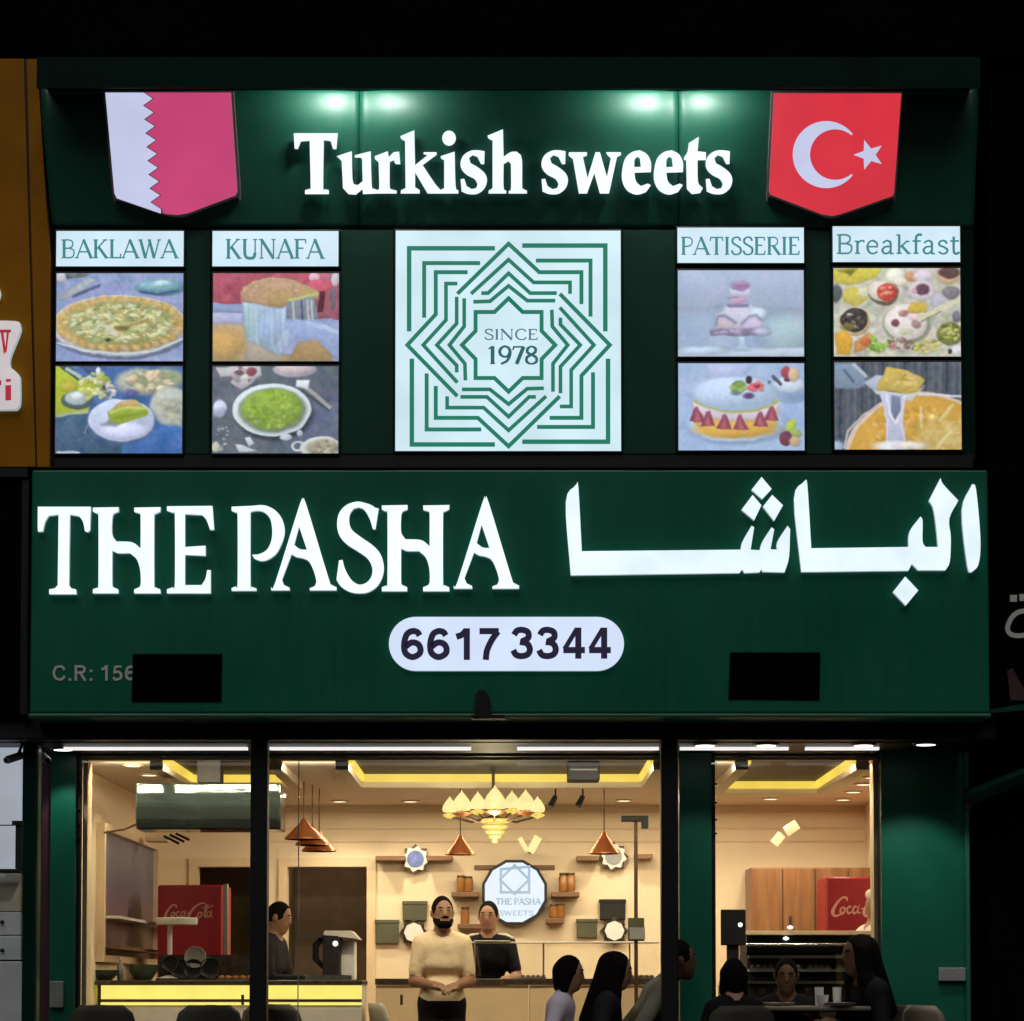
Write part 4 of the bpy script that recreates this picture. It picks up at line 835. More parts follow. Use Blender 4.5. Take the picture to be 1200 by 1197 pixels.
c.ell(610, 490, 345, 235, (64, 74, 86), 30).ell(590, 455, 345, 230, (206, 220, 232)).ell(592, 455, 300, 196, (136, 156, 130), 20).ell(590, 445, 262, 176, (142, 176, 62), 20)
c.blobs(150, 590, 450, 245, 160, ((158, 190, 66), (128, 160, 70), (172, 198, 110), (110, 140, 60), (150, 186, 40)), (10, 26), 12, .5).ring(590, 455, 335, 222, 12, (222, 232, 240), 10, 0, .7)
c.poly([(350, 700), (400, 690), (440, 750), (390, 780)], (206, 214, 232)).poly([(270, 755), (310, 755), (470, 820), (300, 825)], (206, 212, 226)).blobs(14, 150, 690, 80, 110, ((170, 180, 190), (140, 150, 150)), (8, 18), 12, .8).ell(715, 695, 50, 30, (180, 194, 206)).ell(830, 660, 28, 30, (166, 178, 200)).ell(95, 780, 40, 40, (186, 186, 170), 20)
c.ell(1030, 790, 190, 100, (196, 206, 202)).ell(1040, 790, 150, 74, (156, 150, 130), 24).blobs(24, 1040, 790, 140, 66, ((186, 170, 140), (130, 126, 110), (176, 186, 150)), (10, 22)).ring(820, 775, 50, 36, 18, (200, 210, 206)).vary(5, 24).build('food_picture', 'lit picture of a round green dessert dish on grey stone, below the kunafa cake', GR)
# tiered cake
c = Cv((794.5, 317, 942, 418), (785, 305), (160, 182, 214))
c.poly([(40, 60), (1200, 60), (1200, 420), (40, 420)], (168, 184, 216), 200).ell(1050, 650, 220, 160, (158, 186, 196), 160).vary(5, 140).poly([(60, 790), (1200, 770), (1200, 860), (60, 860)], (188, 208, 230), 24).ell(280, 790, 180, 34, (182, 206, 230), 40)
c.poly([(595, 660), (650, 660), (655, 740), (720, 800), (560, 800), (600, 740)], (182, 210, 236), 20)
c.ell(620, 450, 150, 60, (206, 210, 234), 24).poly([(410, 480), (520, 430), (720, 430), (820, 480), (820, 610), (410, 610)], (204, 200, 226), 20).ell(780, 470, 70, 50, (196, 214, 234), 40).poly([(420, 560), (480, 500), (570, 560), (570, 600), (420, 600)], (206, 190, 208), 20).poly([(640, 570), (740, 510), (800, 560), (790, 605), (640, 605)], (214, 198, 236), 20)
c.line([(405, 570), (430, 500), (490, 490), (580, 550)], 26, (140, 146, 178), 18).line([(630, 560), (700, 500), (760, 490), (810, 540)], 22, (146, 152, 186), 18)
c.poly([(350, 605), (780, 600), (780, 660), (360, 660)], (142, 130, 166), 18).poly([(580, 600), (650, 600), (650, 665), (580, 665)], (196, 172, 208), 18).ell(800, 630, 70, 30, (184, 180, 220), 40).blobs(14, 570, 630, 200, 24, ((120, 112, 150), (190, 170, 206)), (14, 24), 14, .6, .8)
c.poly([(510, 310), (700, 310), (700, 420), (510, 420)], (180, 184, 220), 20).ell(600, 350, 60, 26, (206, 150, 186), 30).line([(510, 400), (680, 400)], 24, (134, 122, 160), 16).line([(510, 335), (600, 330)], 16, (150, 140, 180), 14)
c.poly([(530, 250), (710, 250), (710, 318), (530, 318)], (204, 206, 232), 18).ell(620, 225, 82, 40, (166, 134, 178), 22).blobs(10, 620, 225, 60, 24, ((150, 116, 164), (190, 160, 200)), (12, 20), 12, .6).vary(3, 30).build('food_picture', 'lit picture of a tall tiered cake on a pale stand, under PATISSERIE', GR)
# strawberry cake
c = Cv((795, 426, 942.5, 528), (785, 418), (160, 186, 228))
c.poly([(330, 60), (700, 60), (640, 190), (330, 200)], (178, 190, 236), 60).vary(6, 120).ell(1080, 330, 130, 60, (128, 156, 196), 60).ell(1050, 250, 140, 70, (190, 206, 226), 30)
c.ell(580, 600, 450, 170, (140, 168, 222), 40).ell(580, 580, 430, 165, (176, 200, 232), 20).ell(580, 640, 370, 110, (196, 214, 234), 24)
c.poly([(205, 400), (950, 380), (945, 600), (820, 680), (560, 720), (320, 680), (205, 580)], (224, 180, 96), 16).ell(575, 640, 360, 75, (216, 168, 70), 30)
tp = [(205, 390), (300, 430), (430, 470), (580, 480), (740, 460), (860, 420), (950, 380), (950, 440), (860, 520), (720, 560), (560, 570), (420, 555), (300, 520), (210, 470)]
c.poly(tp, (222, 206, 226), 14)
for x, y in ((240, 520), (335, 560), (480, 585), (625, 590), (800, 560), (895, 510)):
    c.poly([(x-68, y+50), (x-20, y-70), (x+10, y-80), (x+65, y+55)], (160, 78, 110), 12).poly([(x-34, y+55), (x-4, y-30), (x+36, y+55)], (206, 104, 112), 14)
c.line([(225, 395), (330, 445), (470, 480), (620, 488), (780, 465), (940, 395)], 30, (180, 186, 96), 14)
c.ell(580, 330, 372, 150, (176, 204, 236), 14).ell(540, 300, 330, 120, (184, 206, 240), 80)
c.blobs(12, 620, 280, 60, 46, ((120, 156, 66), (150, 180, 90), (90, 120, 60)), (16, 34)).blobs(14, 770, 270, 62, 40, ((200, 60, 76), (222, 110, 116), (170, 50, 70)), (18, 34)).ell(695, 205, 28, 34, (66, 50, 66)).ell(695, 345, 44, 26, (92, 70, 120), 20).ell(580, 325, 40, 16, (96, 116, 120), 20)
c.ell(1020, 140, 46, 52, (170, 70, 90), 14).ell(1090, 160, 50, 60, (206, 176, 140), 24).ell(1030, 205, 30, 18, (110, 60, 80)).line([(915, 175), (975, 245)], 28, (84, 92, 116), 12).ell(880, 225, 16, 18, (96, 110, 150))
c.ell(1065, 610, 40, 60, (176, 200, 70), 16, 30).ell(1110, 680, 50, 40, (150, 170, 90), 16).ell(1020, 720, 58, 66, (116, 60, 84), 14).ell(1100, 750, 50, 40, (190, 160, 120), 24)
c.vary(4, 26).build('food_picture', 'lit picture of a round cake with red fruit zigzag, below the tiered cake', GR)
# breakfast table
c = Cv((977, 314.5, 1125.5, 418), (970, 305), (196, 196, 180))
c.vary(16, 40).blobs(60, 600, 450, 600, 420, ((206, 204, 186), (180, 186, 160), (212, 212, 206), (170, 172, 150)), (26, 60), 30, .5)
c.poly([(50, 70), (470, 70), (440, 150), (180, 225), (50, 180)], (214, 200, 70), 16).poly([(90, 80), (260, 80), (200, 140)], (140, 130, 40), 24).ell(80, 290, 50, 80, (86, 90, 92), 20).poly([(130, 280), (200, 235), (350, 230), (365, 340), (240, 410), (150, 370)], (216, 200, 84), 14).poly([(260, 240), (350, 235), (360, 330), (300, 330)], (226, 222, 190), 20)
c.ell(490, 290, 130, 110, (110, 104, 84), 16).ell(480, 270, 122, 98, (212, 204, 190)).ell(520, 285, 90, 80, (208, 76, 66), 16).blobs(16, 520, 285, 70, 60, ((226, 110, 84), (180, 50, 50), (236, 150, 120)), (12, 24)).ell(590, 140, 90, 72, (222, 226, 206), 20).ell(640, 190, 60, 40, (226, 214, 196), 20)
c.ell(745, 150, 60, 48, (214, 140, 104), 18).ell(840, 140, 90, 60, (206, 196, 206), 30).ell(830, 270, 120, 90, (206, 196, 200), 24).ell(830, 255, 60, 50, (110, 70, 90), 20).ell(760, 270, 30, 24, (196, 150, 170))
c.ell(1060, 140, 110, 72, (206, 170, 130), 14).ell(1070, 110, 96, 50, (96, 70, 66), 16).ell(1080, 290, 76, 62, (126, 122, 128), 18).poly([(890, 330), (1000, 290), (1060, 350), (960, 420), (900, 400)], (190, 190, 206), 20)
c.ell(235, 545, 142, 124, (206, 180, 130)).ell(230, 525, 122, 108, (70, 62, 58)).blobs(26, 230, 520, 96, 80, ((120, 112, 108), (50, 44, 44), (96, 90, 84), (206, 200, 200)), (9, 20), 10, .8).ell(180, 590, 60, 30, (120, 110, 50), 24)
c.ell(700, 560, 215, 175, (150, 160, 134), 24).ell(690, 545, 190, 160, (222, 212, 206)).poly([(690, 470), (740, 370), (850, 370), (880, 440), (780, 470)], (216, 186, 70), 16).ell(600, 550, 40, 34, (130, 70, 90), 16).ell(670, 470, 44, 30, (170, 120, 130), 18).ell(780, 555, 44, 44, (160, 130, 130), 22).ell(690, 630, 50, 26, (186, 196, 160), 24).ell(770, 500, 60, 24, (222, 186, 200), 20)
c.line([(800, 510), (960, 440), (1180, 350)], 42, (216, 214, 180), 12).line([(830, 530), (1000, 455)], 12, (140, 140, 110), 12)
c.ell(1070, 650, 115, 100, (126, 130, 64), 18).blobs(24, 1070, 640, 90, 76, ((170, 176, 80), (96, 104, 50), (200, 200, 110)), (12, 26)).ell(1130, 500, 40, 50, (110, 110, 130), 20)
c.poly([(60, 650), (150, 620), (220, 700), (190, 830), (80, 830)], (230, 172, 50), 16).poly([(240, 720), (370, 630), (400, 690), (340, 780), (230, 810)], (220, 150, 80), 16).ell(330, 720, 40, 40, (206, 100, 60), 18).blobs(10, 450, 750, 90, 70, ((136, 186, 60), (170, 206, 100), (110, 150, 50)), (16, 36)).blobs(30, 650, 740, 130, 50, ((190, 120, 120), (206, 200, 190), (150, 110, 100), (120, 90, 80)), (10, 22)).blobs(30, 880, 760, 110, 60, ((196, 196, 96), (206, 190, 130), (150, 150, 70)), (12, 26)).ell(1130, 790, 50, 50, (206, 204, 206), 24).ell(1070, 800, 18, 24, (70, 70, 70))
c.vary(8, 22).build('food_picture', 'lit picture of a crowded breakfast table with many bowls, under Breakfast', GR)
# cheese pull
c = Cv((978, 424.5, 1126.5, 527), (970, 418), (84, 92, 106))
for x in range(60, 1200, 62): c.line([(x, 40), (x-14, 700)], 24, ((104, 112, 126), (64, 72, 86), (96, 106, 118))[(x//62) % 3], 18)
c.vary(6, 50).poly([(60, 60), (240, 60), (340, 160), (330, 260), (220, 290), (60, 280)], (128, 150, 176), 24).line([(150, 120), (230, 220)], 20, (80, 104, 140), 20).line([(230, 70), (340, 170)], 28, (176, 194, 214), 16)
c.ell(830, 1010, 715, 700, (206, 186, 170), 10).ell(840, 1020, 690, 680, (206, 156, 60), 16).ell(820, 1010, 700, 690, (0, 0, 0), 10, 0, 0)
c.blobs(130, 800, 660, 420, 200, ((222, 170, 70), (190, 130, 36), (206, 180, 96), (230, 190, 120), (176, 140, 50)), (16, 42), 18, .55).poly([(800, 600), (1200, 560), (1200, 850), (820, 850)], (206, 190, 120), 120, .6)
c.line([(990, 560), (1100, 430)], 26, (222, 206, 130), 16).line([(960, 800), (1080, 660)], 30, (226, 210, 140), 20).line([(820, 450), (820, 620)], 20, (226, 206, 150), 16).ell(920, 530, 22, 22, (236, 220, 110)).line([(800, 340), (980, 335), (1180, 352)], 20, (214, 210, 222), 10)
c.poly([(320, 225), (430, 160), (560, 170), (520, 320), (420, 310)], (176, 188, 216), 16).poly([(400, 290), (760, 330), (850, 250), (780, 350), (740, 400), (430, 330)], (216, 216, 214), 14)
c.poly([(450, 220), (530, 95), (700, 120), (850, 210), (790, 310), (690, 330), (560, 300), (430, 300)], (214, 184, 84), 14).blobs(26, 640, 210, 150, 80, ((226, 200, 110), (190, 156, 60), (222, 190, 140)), (14, 30), 16, .6)
c.poly([(450, 320), (690, 340), (660, 480), (680, 780), (520, 780), (510, 480)], (190, 196, 226), 20).poly([(560, 340), (640, 350), (640, 480), (590, 560), (550, 480)], (120, 130, 160), 22).line([(520, 330), (540, 500), (600, 590), (650, 480), (680, 340)], 18, (226, 228, 244), 12).line([(480, 330), (520, 560), (520, 780)], 20, (206, 206, 236), 14).line([(670, 380), (650, 600), (680, 780)], 18, (216, 200, 226), 14).ell(590, 790, 190, 50, (214, 214, 226), 40).ell(740, 780, 130, 36, (220, 210, 200), 40).ell(80, 790, 60, 50, (150, 170, 200), 40).line([(140, 800), (180, 660), (300, 520), (450, 440)], 20, (196, 184, 180), 12)
c.vary(5, 24).build('food_picture', 'lit picture of golden pastry lifted with stretching white cheese, lowest right', GR)

# ================================================================== neighbours
nb = thing('neighbour_sign_left', 'orange brown neighbouring shop sign with white bubble and red letters', 'sign', P(20, 540, 14.9))
PN = vplane(14.9)
px_obj('cladding', [[[(-400, 69), (28, 69), (41.5, 547), (-400, 547)]]], PN, -0.3, 0.0, [M['orange']], nb)
px_obj('joint', [[[(28.3, 69), (31, 69), (43.5, 547), (41.8, 547)]]], PN, -0.3, -0.012, [M['gap']], nb)
px_obj('cladding', [[[(31.3, 69), (43, 69), (58, 300), (57.5, 547), (43.8, 547)]]], PN, -0.3, -0.004, [M['orange']], nb)
z8 = lambda pts: [(p[0]/4.985, 320+p[1]/4.985) for p in pts]
px_obj('letter_bubble', [[smooth(z8([(-160, 292), (95, 294), (128, 320), (125, 360), (70, 500), (68, 560), (118, 605), (126, 640), (126, 770), (105, 808), (-160, 812)]))]], PN, 0.004, 0.05, [M['neigh_white'], M['return']], nb)
for q in ([(-40, 345), (75, 345), (72, 362), (-40, 362)], [(15, 362), (30, 362), (45, 470), (33, 490)], [(50, 362), (62, 362), (48, 480), (40, 470)], [(42, 670), (75, 668), (75, 755), (42, 758)], [(44, 634), (74, 632), (72, 648), (46, 650)], [(-10, 640), (18, 640), (18, 668), (-10, 668)]):
    px_obj('letter', [[z8(q)]], PN, 0.0505, 0.054, [M['neigh_red']], nb)
px_obj('letter_bubble', [[z8([(-60, 100), (0, 95), (10, 130), (0, 165), (-60, 170)])]], PN, 0.004, 0.03, [M['neigh_white'], M['return']], nb)
px_obj('frame_rail', [[[(-400, 549), (33, 549), (33, 560), (-400, 560)]]], PN, -0.3, 0.02, [M['black']], nb)
# dark neighbour fascia below it, right neighbour
o = thing('neighbour_fascia', 'black unlit fascia left of the green sign', 'fascia', P(10, 840, 14.95))
m = MB(); m.bpx(-400, 562, 30, 838, 14.95, 0.3); obj('panel', m, M['blackwall'], o); m = MB(); m.bpx(24, 562, 33, 838, 14.9, 0.04); obj('edge_trim', m, M['black'], o, bevel=0.005)
o = thing('neighbour_building', 'black unlit neighbouring shopfront with a grey Arabic letter, far right', 'building', P(1400, 1160, 15.5)*1.0)
a = P(1166, 700, 15.0).x
m = MB(); m.box(a, a+6, 15.1, 15.5, 2.75, 7.05); obj('upper_wall', m, M['blackwall'], o)
m = MB(); m.box(P(1137, 1000, 16).x, a+6, 16.0, 16.2, 0, 2.74); obj('shopfront', m, M['blackwall'], o)
m = MB(); m.box(P(1168, 700, 15.0).x, a+6, 15.02, 15.099, P(600, 826, 15).z, P(600, 655, 15).z); obj('fascia', m, M['blackwall'], o)
PR = vplane(15.02)
px_obj('arabic_letter', [[ribbon([(1208, 716), (1193, 718), (1184, 726), (1180, 738), (1186, 745), (1200, 745), (1215, 740)], 5.5, True)], [ribbon([(1208, 718), (1206, 730), (1208, 745)], 5)]], PR, 0.002, 0.02, [M['grey_letter']], o)
px_obj('letter_dot', [[[(1183, 698), (1191, 698), (1191, 706), (1183, 706)]]], PR, 0.002, 0.02, [M['grey_letter']], o); px_obj('letter_dot', [[[(1194, 697), (1204, 697), (1204, 705), (1194, 705)]]], PR, 0.002, 0.02, [M['grey_letter']], o)
px_obj('red_mark', [[[(1180, 786), (1186, 783), (1206, 818), (1206, 821), (1184, 821)]]], PR, 0.002, 0.006, [M['maroon']], o)
px_obj('ledge', [[[(1146, 834), (1206, 824), (1206, 832), (1146, 837)]]], vplane(14.9), -0.1, 0.0, [M['stile']], o)
o = thing('awning_arm', 'dim green slanting awning arm right of the green pillar', 'awning arm', P(1137, 935, 15.4))
m = MB(); m.tube([P(1136, 934, 15.45), P(1205, 908, 14.9), P(1290, 880, 14.5)], [0.055, 0.055, 0.055], 4); obj('arm', m, M['stile'], o, bevel=0.006)
m = MB(); m.bpx(1133, 922, 1139, 948, 15.42, 0.1); obj('mount', m, M['black'], o)
# left neighbour shop strip
o = thing('neighbour_shop', 'narrow lit strip of the neighbouring white shopfront at the left edge', 'shopfront', P(10, 1160, 15.9))
for nm, y0, y1, mt, dep in (('light_panel', 872, 966, 'bluewhite', 16.2), ('window_pane', 968, 1018, 'bluewhite', 16.15), ('beige_panel', 1024, 1068, 'beigepanel', 16.1), ('drawer_front', 1069, 1096, 'marble', 16.08), ('drawer_front', 1097, 1125, 'marble', 16.08), ('marble_base', 1127, 1420, 'marble', 16.05)):
    m = MB(); m.bpx(-260, y0, 24.5, y1, dep, 0.06); obj(nm, m, M[mt], o, bevel=0.004)
for q in ((-260, 1018.5, 24, 1023), (14, 962, 26, 967)):
    m = MB(); m.bpx(*q, 15.98, 0.08); obj('rail', m, M['black'], o)
m = MB(); m.bpx(18, 967, 25, 1018, 15.99, 0.07); obj('mullion', m, M['black'], o)
for y in (1081, 1114):
    m = MB(); m.lathe(P(3, y, 16.07), [(0.012, 0), (0.016, 0.01), (0.0, 0.018)], 10, 0, 'y'); obj('knob', m, M['black'], o)
m = MB(); m.bpx(-260, 866, 24, 871, 15.9, 0.3); obj('head_rail', m, M['black'], o)
area('neighbour_shop_light', P(-90, 880, 15.7), 0.9, 0.1, 4, (0.92, 0.97, 1), (0, 0.5, -1))
def security_camera(c, d, label):
    o = thing('security_camera', label, 'camera', c, 'security cameras under the beam'); d = Vector(d).normalized()
    m = MB(); m.tube([c-d*0.06, c-d*0.055, c+d*0.055, c+d*0.06], [0.020, 0.026, 0.026, 0.022], 12); obj('housing', m, M['white_panel'], o, True)
    m = MB(); m.tube([c+d*0.0605, c+d*0.072], [0.018, 0.018], 12); obj('lens', m, M['darkplastic'], o)
    m = MB(); m.tube([c-d*0.03+Vector((0, 0, 0.02)), c-d*0.05+Vector((0, 0.02, 0.07)), c-d*0.05+Vector((0, 0.02, 0.13))], 0.01, 8); obj('bracket', m, M['grey_box'], o)
security_camera(P(17, 888, 15.3), (-0.8, -0.5, -0.35), 'small pale bullet camera over the neighbouring white strip')
security_camera(P(52, 888, 15.5), (0.5, -0.75, -0.4), 'small pale bullet camera beside the dark green corner post')

# ================================================================== inside the shop
def rx(px, Y, py=1050): return P(px, py, Y).x
def rz(py, Y): return P(600, py, Y).z
# left counter
Yc = 17.0
o = thing('left_counter', 'long counter with dark top and glowing yellow strip behind the left window', 'counter', P(260, 1200, Yc+0.3) * 1.0)
x0, x1 = rx(93, Yc), rx(425, Yc); zt = rz(1149, Yc)
x0 = max(x0, XL+0.01)
m = MB(); m.box(x0, x1, Yc-0.06, Yc+0.62, zt-0.035, zt); obj('counter_top', m, M['dark_stone'], o, bevel=0.006)
m = MB(); m.box(x0+0.02, x1-0.01, Yc+0.10, Yc+0.60, 0.0, zt-0.036).box(x0+0.02, x1-0.01, Yc+0.03, Yc+0.0995, 0.0, rz(1178.4, Yc)); obj('body', m, M['white_panel'], o)
zg0, zg1 = rz(1178, Yc), zt-0.037
m = MB(); m.box(x0+0.03, x1-0.01, Yc+0.03, Yc+0.099, rz(1171, Yc), zg1); obj('light_strip', m, M['counter_glow'], o)
m = MB(); m.box(x0+0.03, x1-0.01, Yc+0.015, Yc+0.099, rz(1174.5, Yc), rz(1171.5, Yc)); obj('strip_rail', m, M['shelfwood'], o)
m = MB(); m.box(x0+0.03, x1-0.01, Yc+0.02, Yc+0.099, rz(1178, Yc), rz(1175, Yc)); obj('light_strip', m, M['counter_glow'], o)
for xx in (x0+1.05, x0+2.2):
    m = MB(); m.box(xx, xx+0.02, Yc+0.005, Yc+0.014, rz(1178, Yc), rz(1166, Yc)); obj('strip_clip', m, M['bronze'], o)
# back counter
Yk = 18.3
o = thing('back_counter', 'pale wood back counter with dark stone top behind the standing men', 'counter', P(600, 1300, Yk+0.3))
x0, x1 = rx(440, Yk), rx(800, Yk); zt = rz(1147, Yk)
m = MB(); m.box(x0, x1, Yk-0.04, Yk+0.45, zt-0.05, zt); obj('counter_top', m, M['dark_stone'], o, bevel=0.006)
for i in range(4):
    a, b = x0+(x1-x0)*i/4, x0+(x1-x0)*(i+1)/4
    m = MB(); m.box(a+0.004, b-0.004, Yk, Yk+0.44, 0.08, zt-0.052); obj('front_panel', m, M['trim'], o, bevel=0.004)
# glass guard with a rail on the back counter
o = thing('glass_guard', 'glass guard with a thin pale rail across the back counter', 'glass guard', P(650, 1147, Yk+0.05))
za = rz(1106, Yk); zb_ = zt+0.001
m = MB(); m.box(rx(553, Yk), rx(772, Yk), Yk+0.02, Yk+0.028, zb_, za); obj('pane', m, M['glass_thin'], o)
m = MB(); m.tube([(rx(551, Yk), Yk+0.024, za+0.008), (rx(772, Yk), Yk+0.024, za+0.008)], 0.008, 8); obj('rail', m, M['white_panel'], o)
for px in (556, 637, 738):
    m = MB(); m.tube([(rx(px, Yk), Yk+0.035, zb_), (rx(px, Yk), Yk+0.035, za)], 0.007, 8); obj('stanchion', m, M['steel'], o)
m = MB(); m.box(rx(556, Yk), rx(598, Yk), Yk-0.10, Yk+0.20, za+0.017, za+0.024); tag(obj('paper_sheet', m, M['paper']), 'white paper sheet lying on the pale guard rail', 'paper')
# right display counter
Yd = 16.9
o = thing('display_counter', 'dark glass display counter with steel rails behind the right window', 'counter', P(950, 1300, Yd+0.3))
x0, x1 = rx(872, Yd), rx(1052, Yd)
m = MB(); m.box(x0, x1, Yd-0.02, Yd+0.6, rz(1096, Yd), rz(1091, Yd)); obj('counter_top', m, M['trim'], o, bevel=0.004)
m = MB(); m.box(x0+0.02, x1, Yd+0.02, Yd+0.58, rz(1116, Yd), rz(1097, Yd)); obj('dark_header', m, M['darkplastic'], o)
m = MB(); m.tube([(x0, Yd-0.01, rz(1107, Yd)), (x1, Yd-0.01, rz(1107, Yd))], 0.011, 10); obj('rail', m, M['chrome'], o, True)
m = MB(); m.box(x0+0.02, x1, Yd+0.06, Yd+0.58, 0.1, rz(1116.5, Yd)); obj('body', m, M['grey_box'], o)
for y in (1120, 1136, 1150):
    m = MB(); m.box(x0+0.03, x1, Yd+0.0, Yd+0.058, rz(y+3, Yd), rz(y, Yd)); obj('shelf_edge', m, M['steel' if y != 1136 else 'white_panel'], o)
m = MB(); m.box(x0+0.02, x1, Yd-0.015, Yd-0.008, rz(1165, Yd), rz(1117, Yd)); obj('pane', m, M['glass_thin'], o)
o2 = 0
for px, py in ((921, 1100), (926, 1087)):
    c = P(px, py, Yd-0.03); m = MB(); m.lathe(c, [(0.0, -0.015), (0.02, -0.006), (0.022, 0.004), (0, 0.016)], 12)
    tag(obj('counter_light', m, M['led_spot'], None, True), 'small bright round light %s the dark counter front' % ('on' if py > 1090 else 'standing above'), 'light', 'small lights on the right counter')
# till screen on the right counter
o = thing('till_screen', 'black square till screen left of the wood cabinet', 'till screen', P(860, 1112, 16.7))
m = MB(); m.bpx(845, 1066, 874, 1108, 16.66, 0.04); obj('screen', m, M['darkplastic'], o, bevel=0.006)
m = MB(); m.bpx(852, 1108, 866, 1150, 16.68, 0.03).bpx(845, 1150, 874, 1154, 16.60, 0.16); obj('stand', m, M['darkplastic'], o)
m = MB(); m.bpx(845, 1154.2, 874, 1400, 16.62, 0.2); obj('pedestal', m, M['frame'], o)
c = P(867.5, 1084, 16.655); m = MB(); m.lathe(c, [(0.016, 0), (0.014, 0.006), (0, 0.008)], 12, 0, 'y'); obj('indicator', m, M['led_spot'], o)
# wood cabinet
Yq = 19.4
o = thing('wood_cabinet', 'brown wood wall cabinet left of the red fridge in the right window', 'cabinet', P(930, 1100, Yq))
m = MB(); m.bpx(880, 1017, 1032, 1098, Yq+0.02, 0.45); obj('carcass', m, M['wood'], o)
for a, b in ((880.5, 917), (918, 955), (956, 994), (995, 1031)):
    m = MB(); m.bpx(a, 1018, b, 1097, Yq, 0.019); obj('door', m, M['wood'], o, bevel=0.003)
m = MB(); m.bpx(878, 1098.2, 1040, 1400, Yq+0.05, 0.4); obj('base_unit', m, M['cream'], o)
m = MB(); m.bpx(924.5, 1074, 927.5, 1083, Yq-0.02, 0.019); obj('handle', m, M['chrome'], o)
# fridges
script = [([(440, 405), (432, 372), (390, 370), (330, 430), (288, 510), (300, 558), (345, 560), (395, 520)], [14, 22, 20, 26, 36, 30, 20, 14]),
          ([(408, 470), (380, 480), (366, 520), (385, 545), (412, 520), (410, 478), (440, 490)], 18), ([(486, 470), (462, 460), (440, 500), (452, 538), (490, 524)], 18),
          ([(548, 470), (520, 462), (500, 505), (515, 540), (545, 515), (566, 455), (556, 520), (580, 535)], 18), ([(585, 490), (612, 484)], 14),
          ([(850, 392), (845, 350), (790, 345), (710, 390), (640, 470), (618, 530), (645, 565), (700, 555), (745, 515)], [12, 20, 20, 24, 32, 36, 28, 20, 12]),
          ([(780, 470), (755, 480), (742, 525), (765, 548), (792, 520), (786, 478), (815, 485)], 18), ([(820, 520), (868, 430), (880, 370), (850, 400), (836, 500), (846, 540), (866, 520)], 17),
          ([(918, 470), (888, 465), (868, 510), (882, 540), (914, 515), (936, 455), (926, 520), (950, 535)], 18), ([(790, 400), (850, 415), (900, 400), (970, 372)], [6, 16, 20, 8])]
def fridge(label, x0, x1, ytop, Y, lx, ly, ls):
    o = thing('drinks_fridge', label, 'fridge', P((x0+x1)/2, 1160, Y)); o.location.z = 0
    xa, xb = rx(x0, Y), rx(x1, Y); z1 = rz(ytop, Y)
    m = MB(); m.box(xa, xb, Y+0.045, Y+0.55, 0.0, z1); obj('cabinet', m, M['red'], o, bevel=0.012)
    m = MB(); m.box(xa+0.006, xb-0.006, Y, Y+0.043, 0.12, z1-0.01); d = obj('front_panel', m, M['red'], o, bevel=0.008)
    pf = vplane(Y)
    for pts, wd in script:
        q = [(lx+(p[0]-270)*ls, ly+(p[1]-345)*ls) for p in pts]
        wl = [v*ls for v in wd] if isinstance(wd, list) else wd*ls
        px_obj('script_stroke', [[ribbon(q, wl, True)]], pf, 0.001, 0.004, [M['logo_white']], d)
    return o
fridge('red drinks fridge with white Coca-Cola script behind the left window', 184, 261, 1037, 18.4, 192.5, 1058.8, 1/12)
fridge('red drinks fridge with Coca-Cola script beside the wood cabinet', 968, 1066, 1027.5, 18.6, 974, 1049.5, 1.32/12)
m = MB(); m.bpx(261.5, 1036, 267, 1120, 18.2, 0.04); tag(obj('steel_post', m, M['steel'], bevel=0.004), 'thin steel upright along the right side of the left red fridge', 'post')
# cake stand in front of the fridge
o = thing('cake_stand', 'white cake stand on the left counter in front of the red fridge', 'cake stand', P(207, 1149, 17.3))
c = P(207, 1080, 17.3); zc0 = rz(1149, Yc)
m = MB(); m.lathe((c.x, c.y, c.z), [(0.0, -0.025), (0.15, -0.025), (0.155, -0.012), (0.155, 0.022), (0.15, 0.026), (0, 0.026)], 28); obj('plate', m, M['white_glaze'], o, True)
m = MB(); m.lathe((c.x-0.05, c.y, zc0), [(0.10, 0.0), (0.10, 0.012), (0.03, 0.04), (0.02, 0.1), (0.018, c.z-0.026-zc0)], 18); obj('stem', m, M['white_glaze'], o, True)
# things on the left counter
def bowl(px, r, hgt, mt, label):
    c = P(px, 1149, Yc+0.12); c.z = zc0
    m = MB(); m.lathe(c, [(r*.5, 0.0), (r*.55, 0.006), (r*.9, hgt*.55), (r, hgt), (r*.94, hgt), (r*.82, hgt*.5), (r*.4, 0.02), (0, 0.018)], 24); tag(obj('bowl', m, M[mt], None, True), label, 'bowl', 'bowls on the left counter')
bowl(122, 0.11, 0.075, 'greenbowl', 'low green bowl at the left end of the left counter'); bowl(168, 0.115, 0.115, 'greenbowl', 'taller dark green bowl beside the patterned plates')
o = thing('bottle', 'small clear bottle with pale cap between the two green bowls', 'bottle', P(141, 1149, Yc+0.2)); c = P(141, 1149, Yc+0.2); c.z = zc0
m = MB(); m.lathe(c, [(0.022, 0), (0.024, 0.01), (0.024, 0.10), (0.01, 0.13), (0.01, 0.15)], 14); obj('body', m, M['grey_paint'], o, True)
m = MB(); m.lathe(c, [(0.012, 0.151), (0.012, 0.17), (0, 0.172)], 12); obj('cap', m, M['white_panel'], o)
rack = thing('plate_rack', 'dark rack of round patterned plates on the left counter', 'plate rack', P(238, 1149, Yc+0.25))
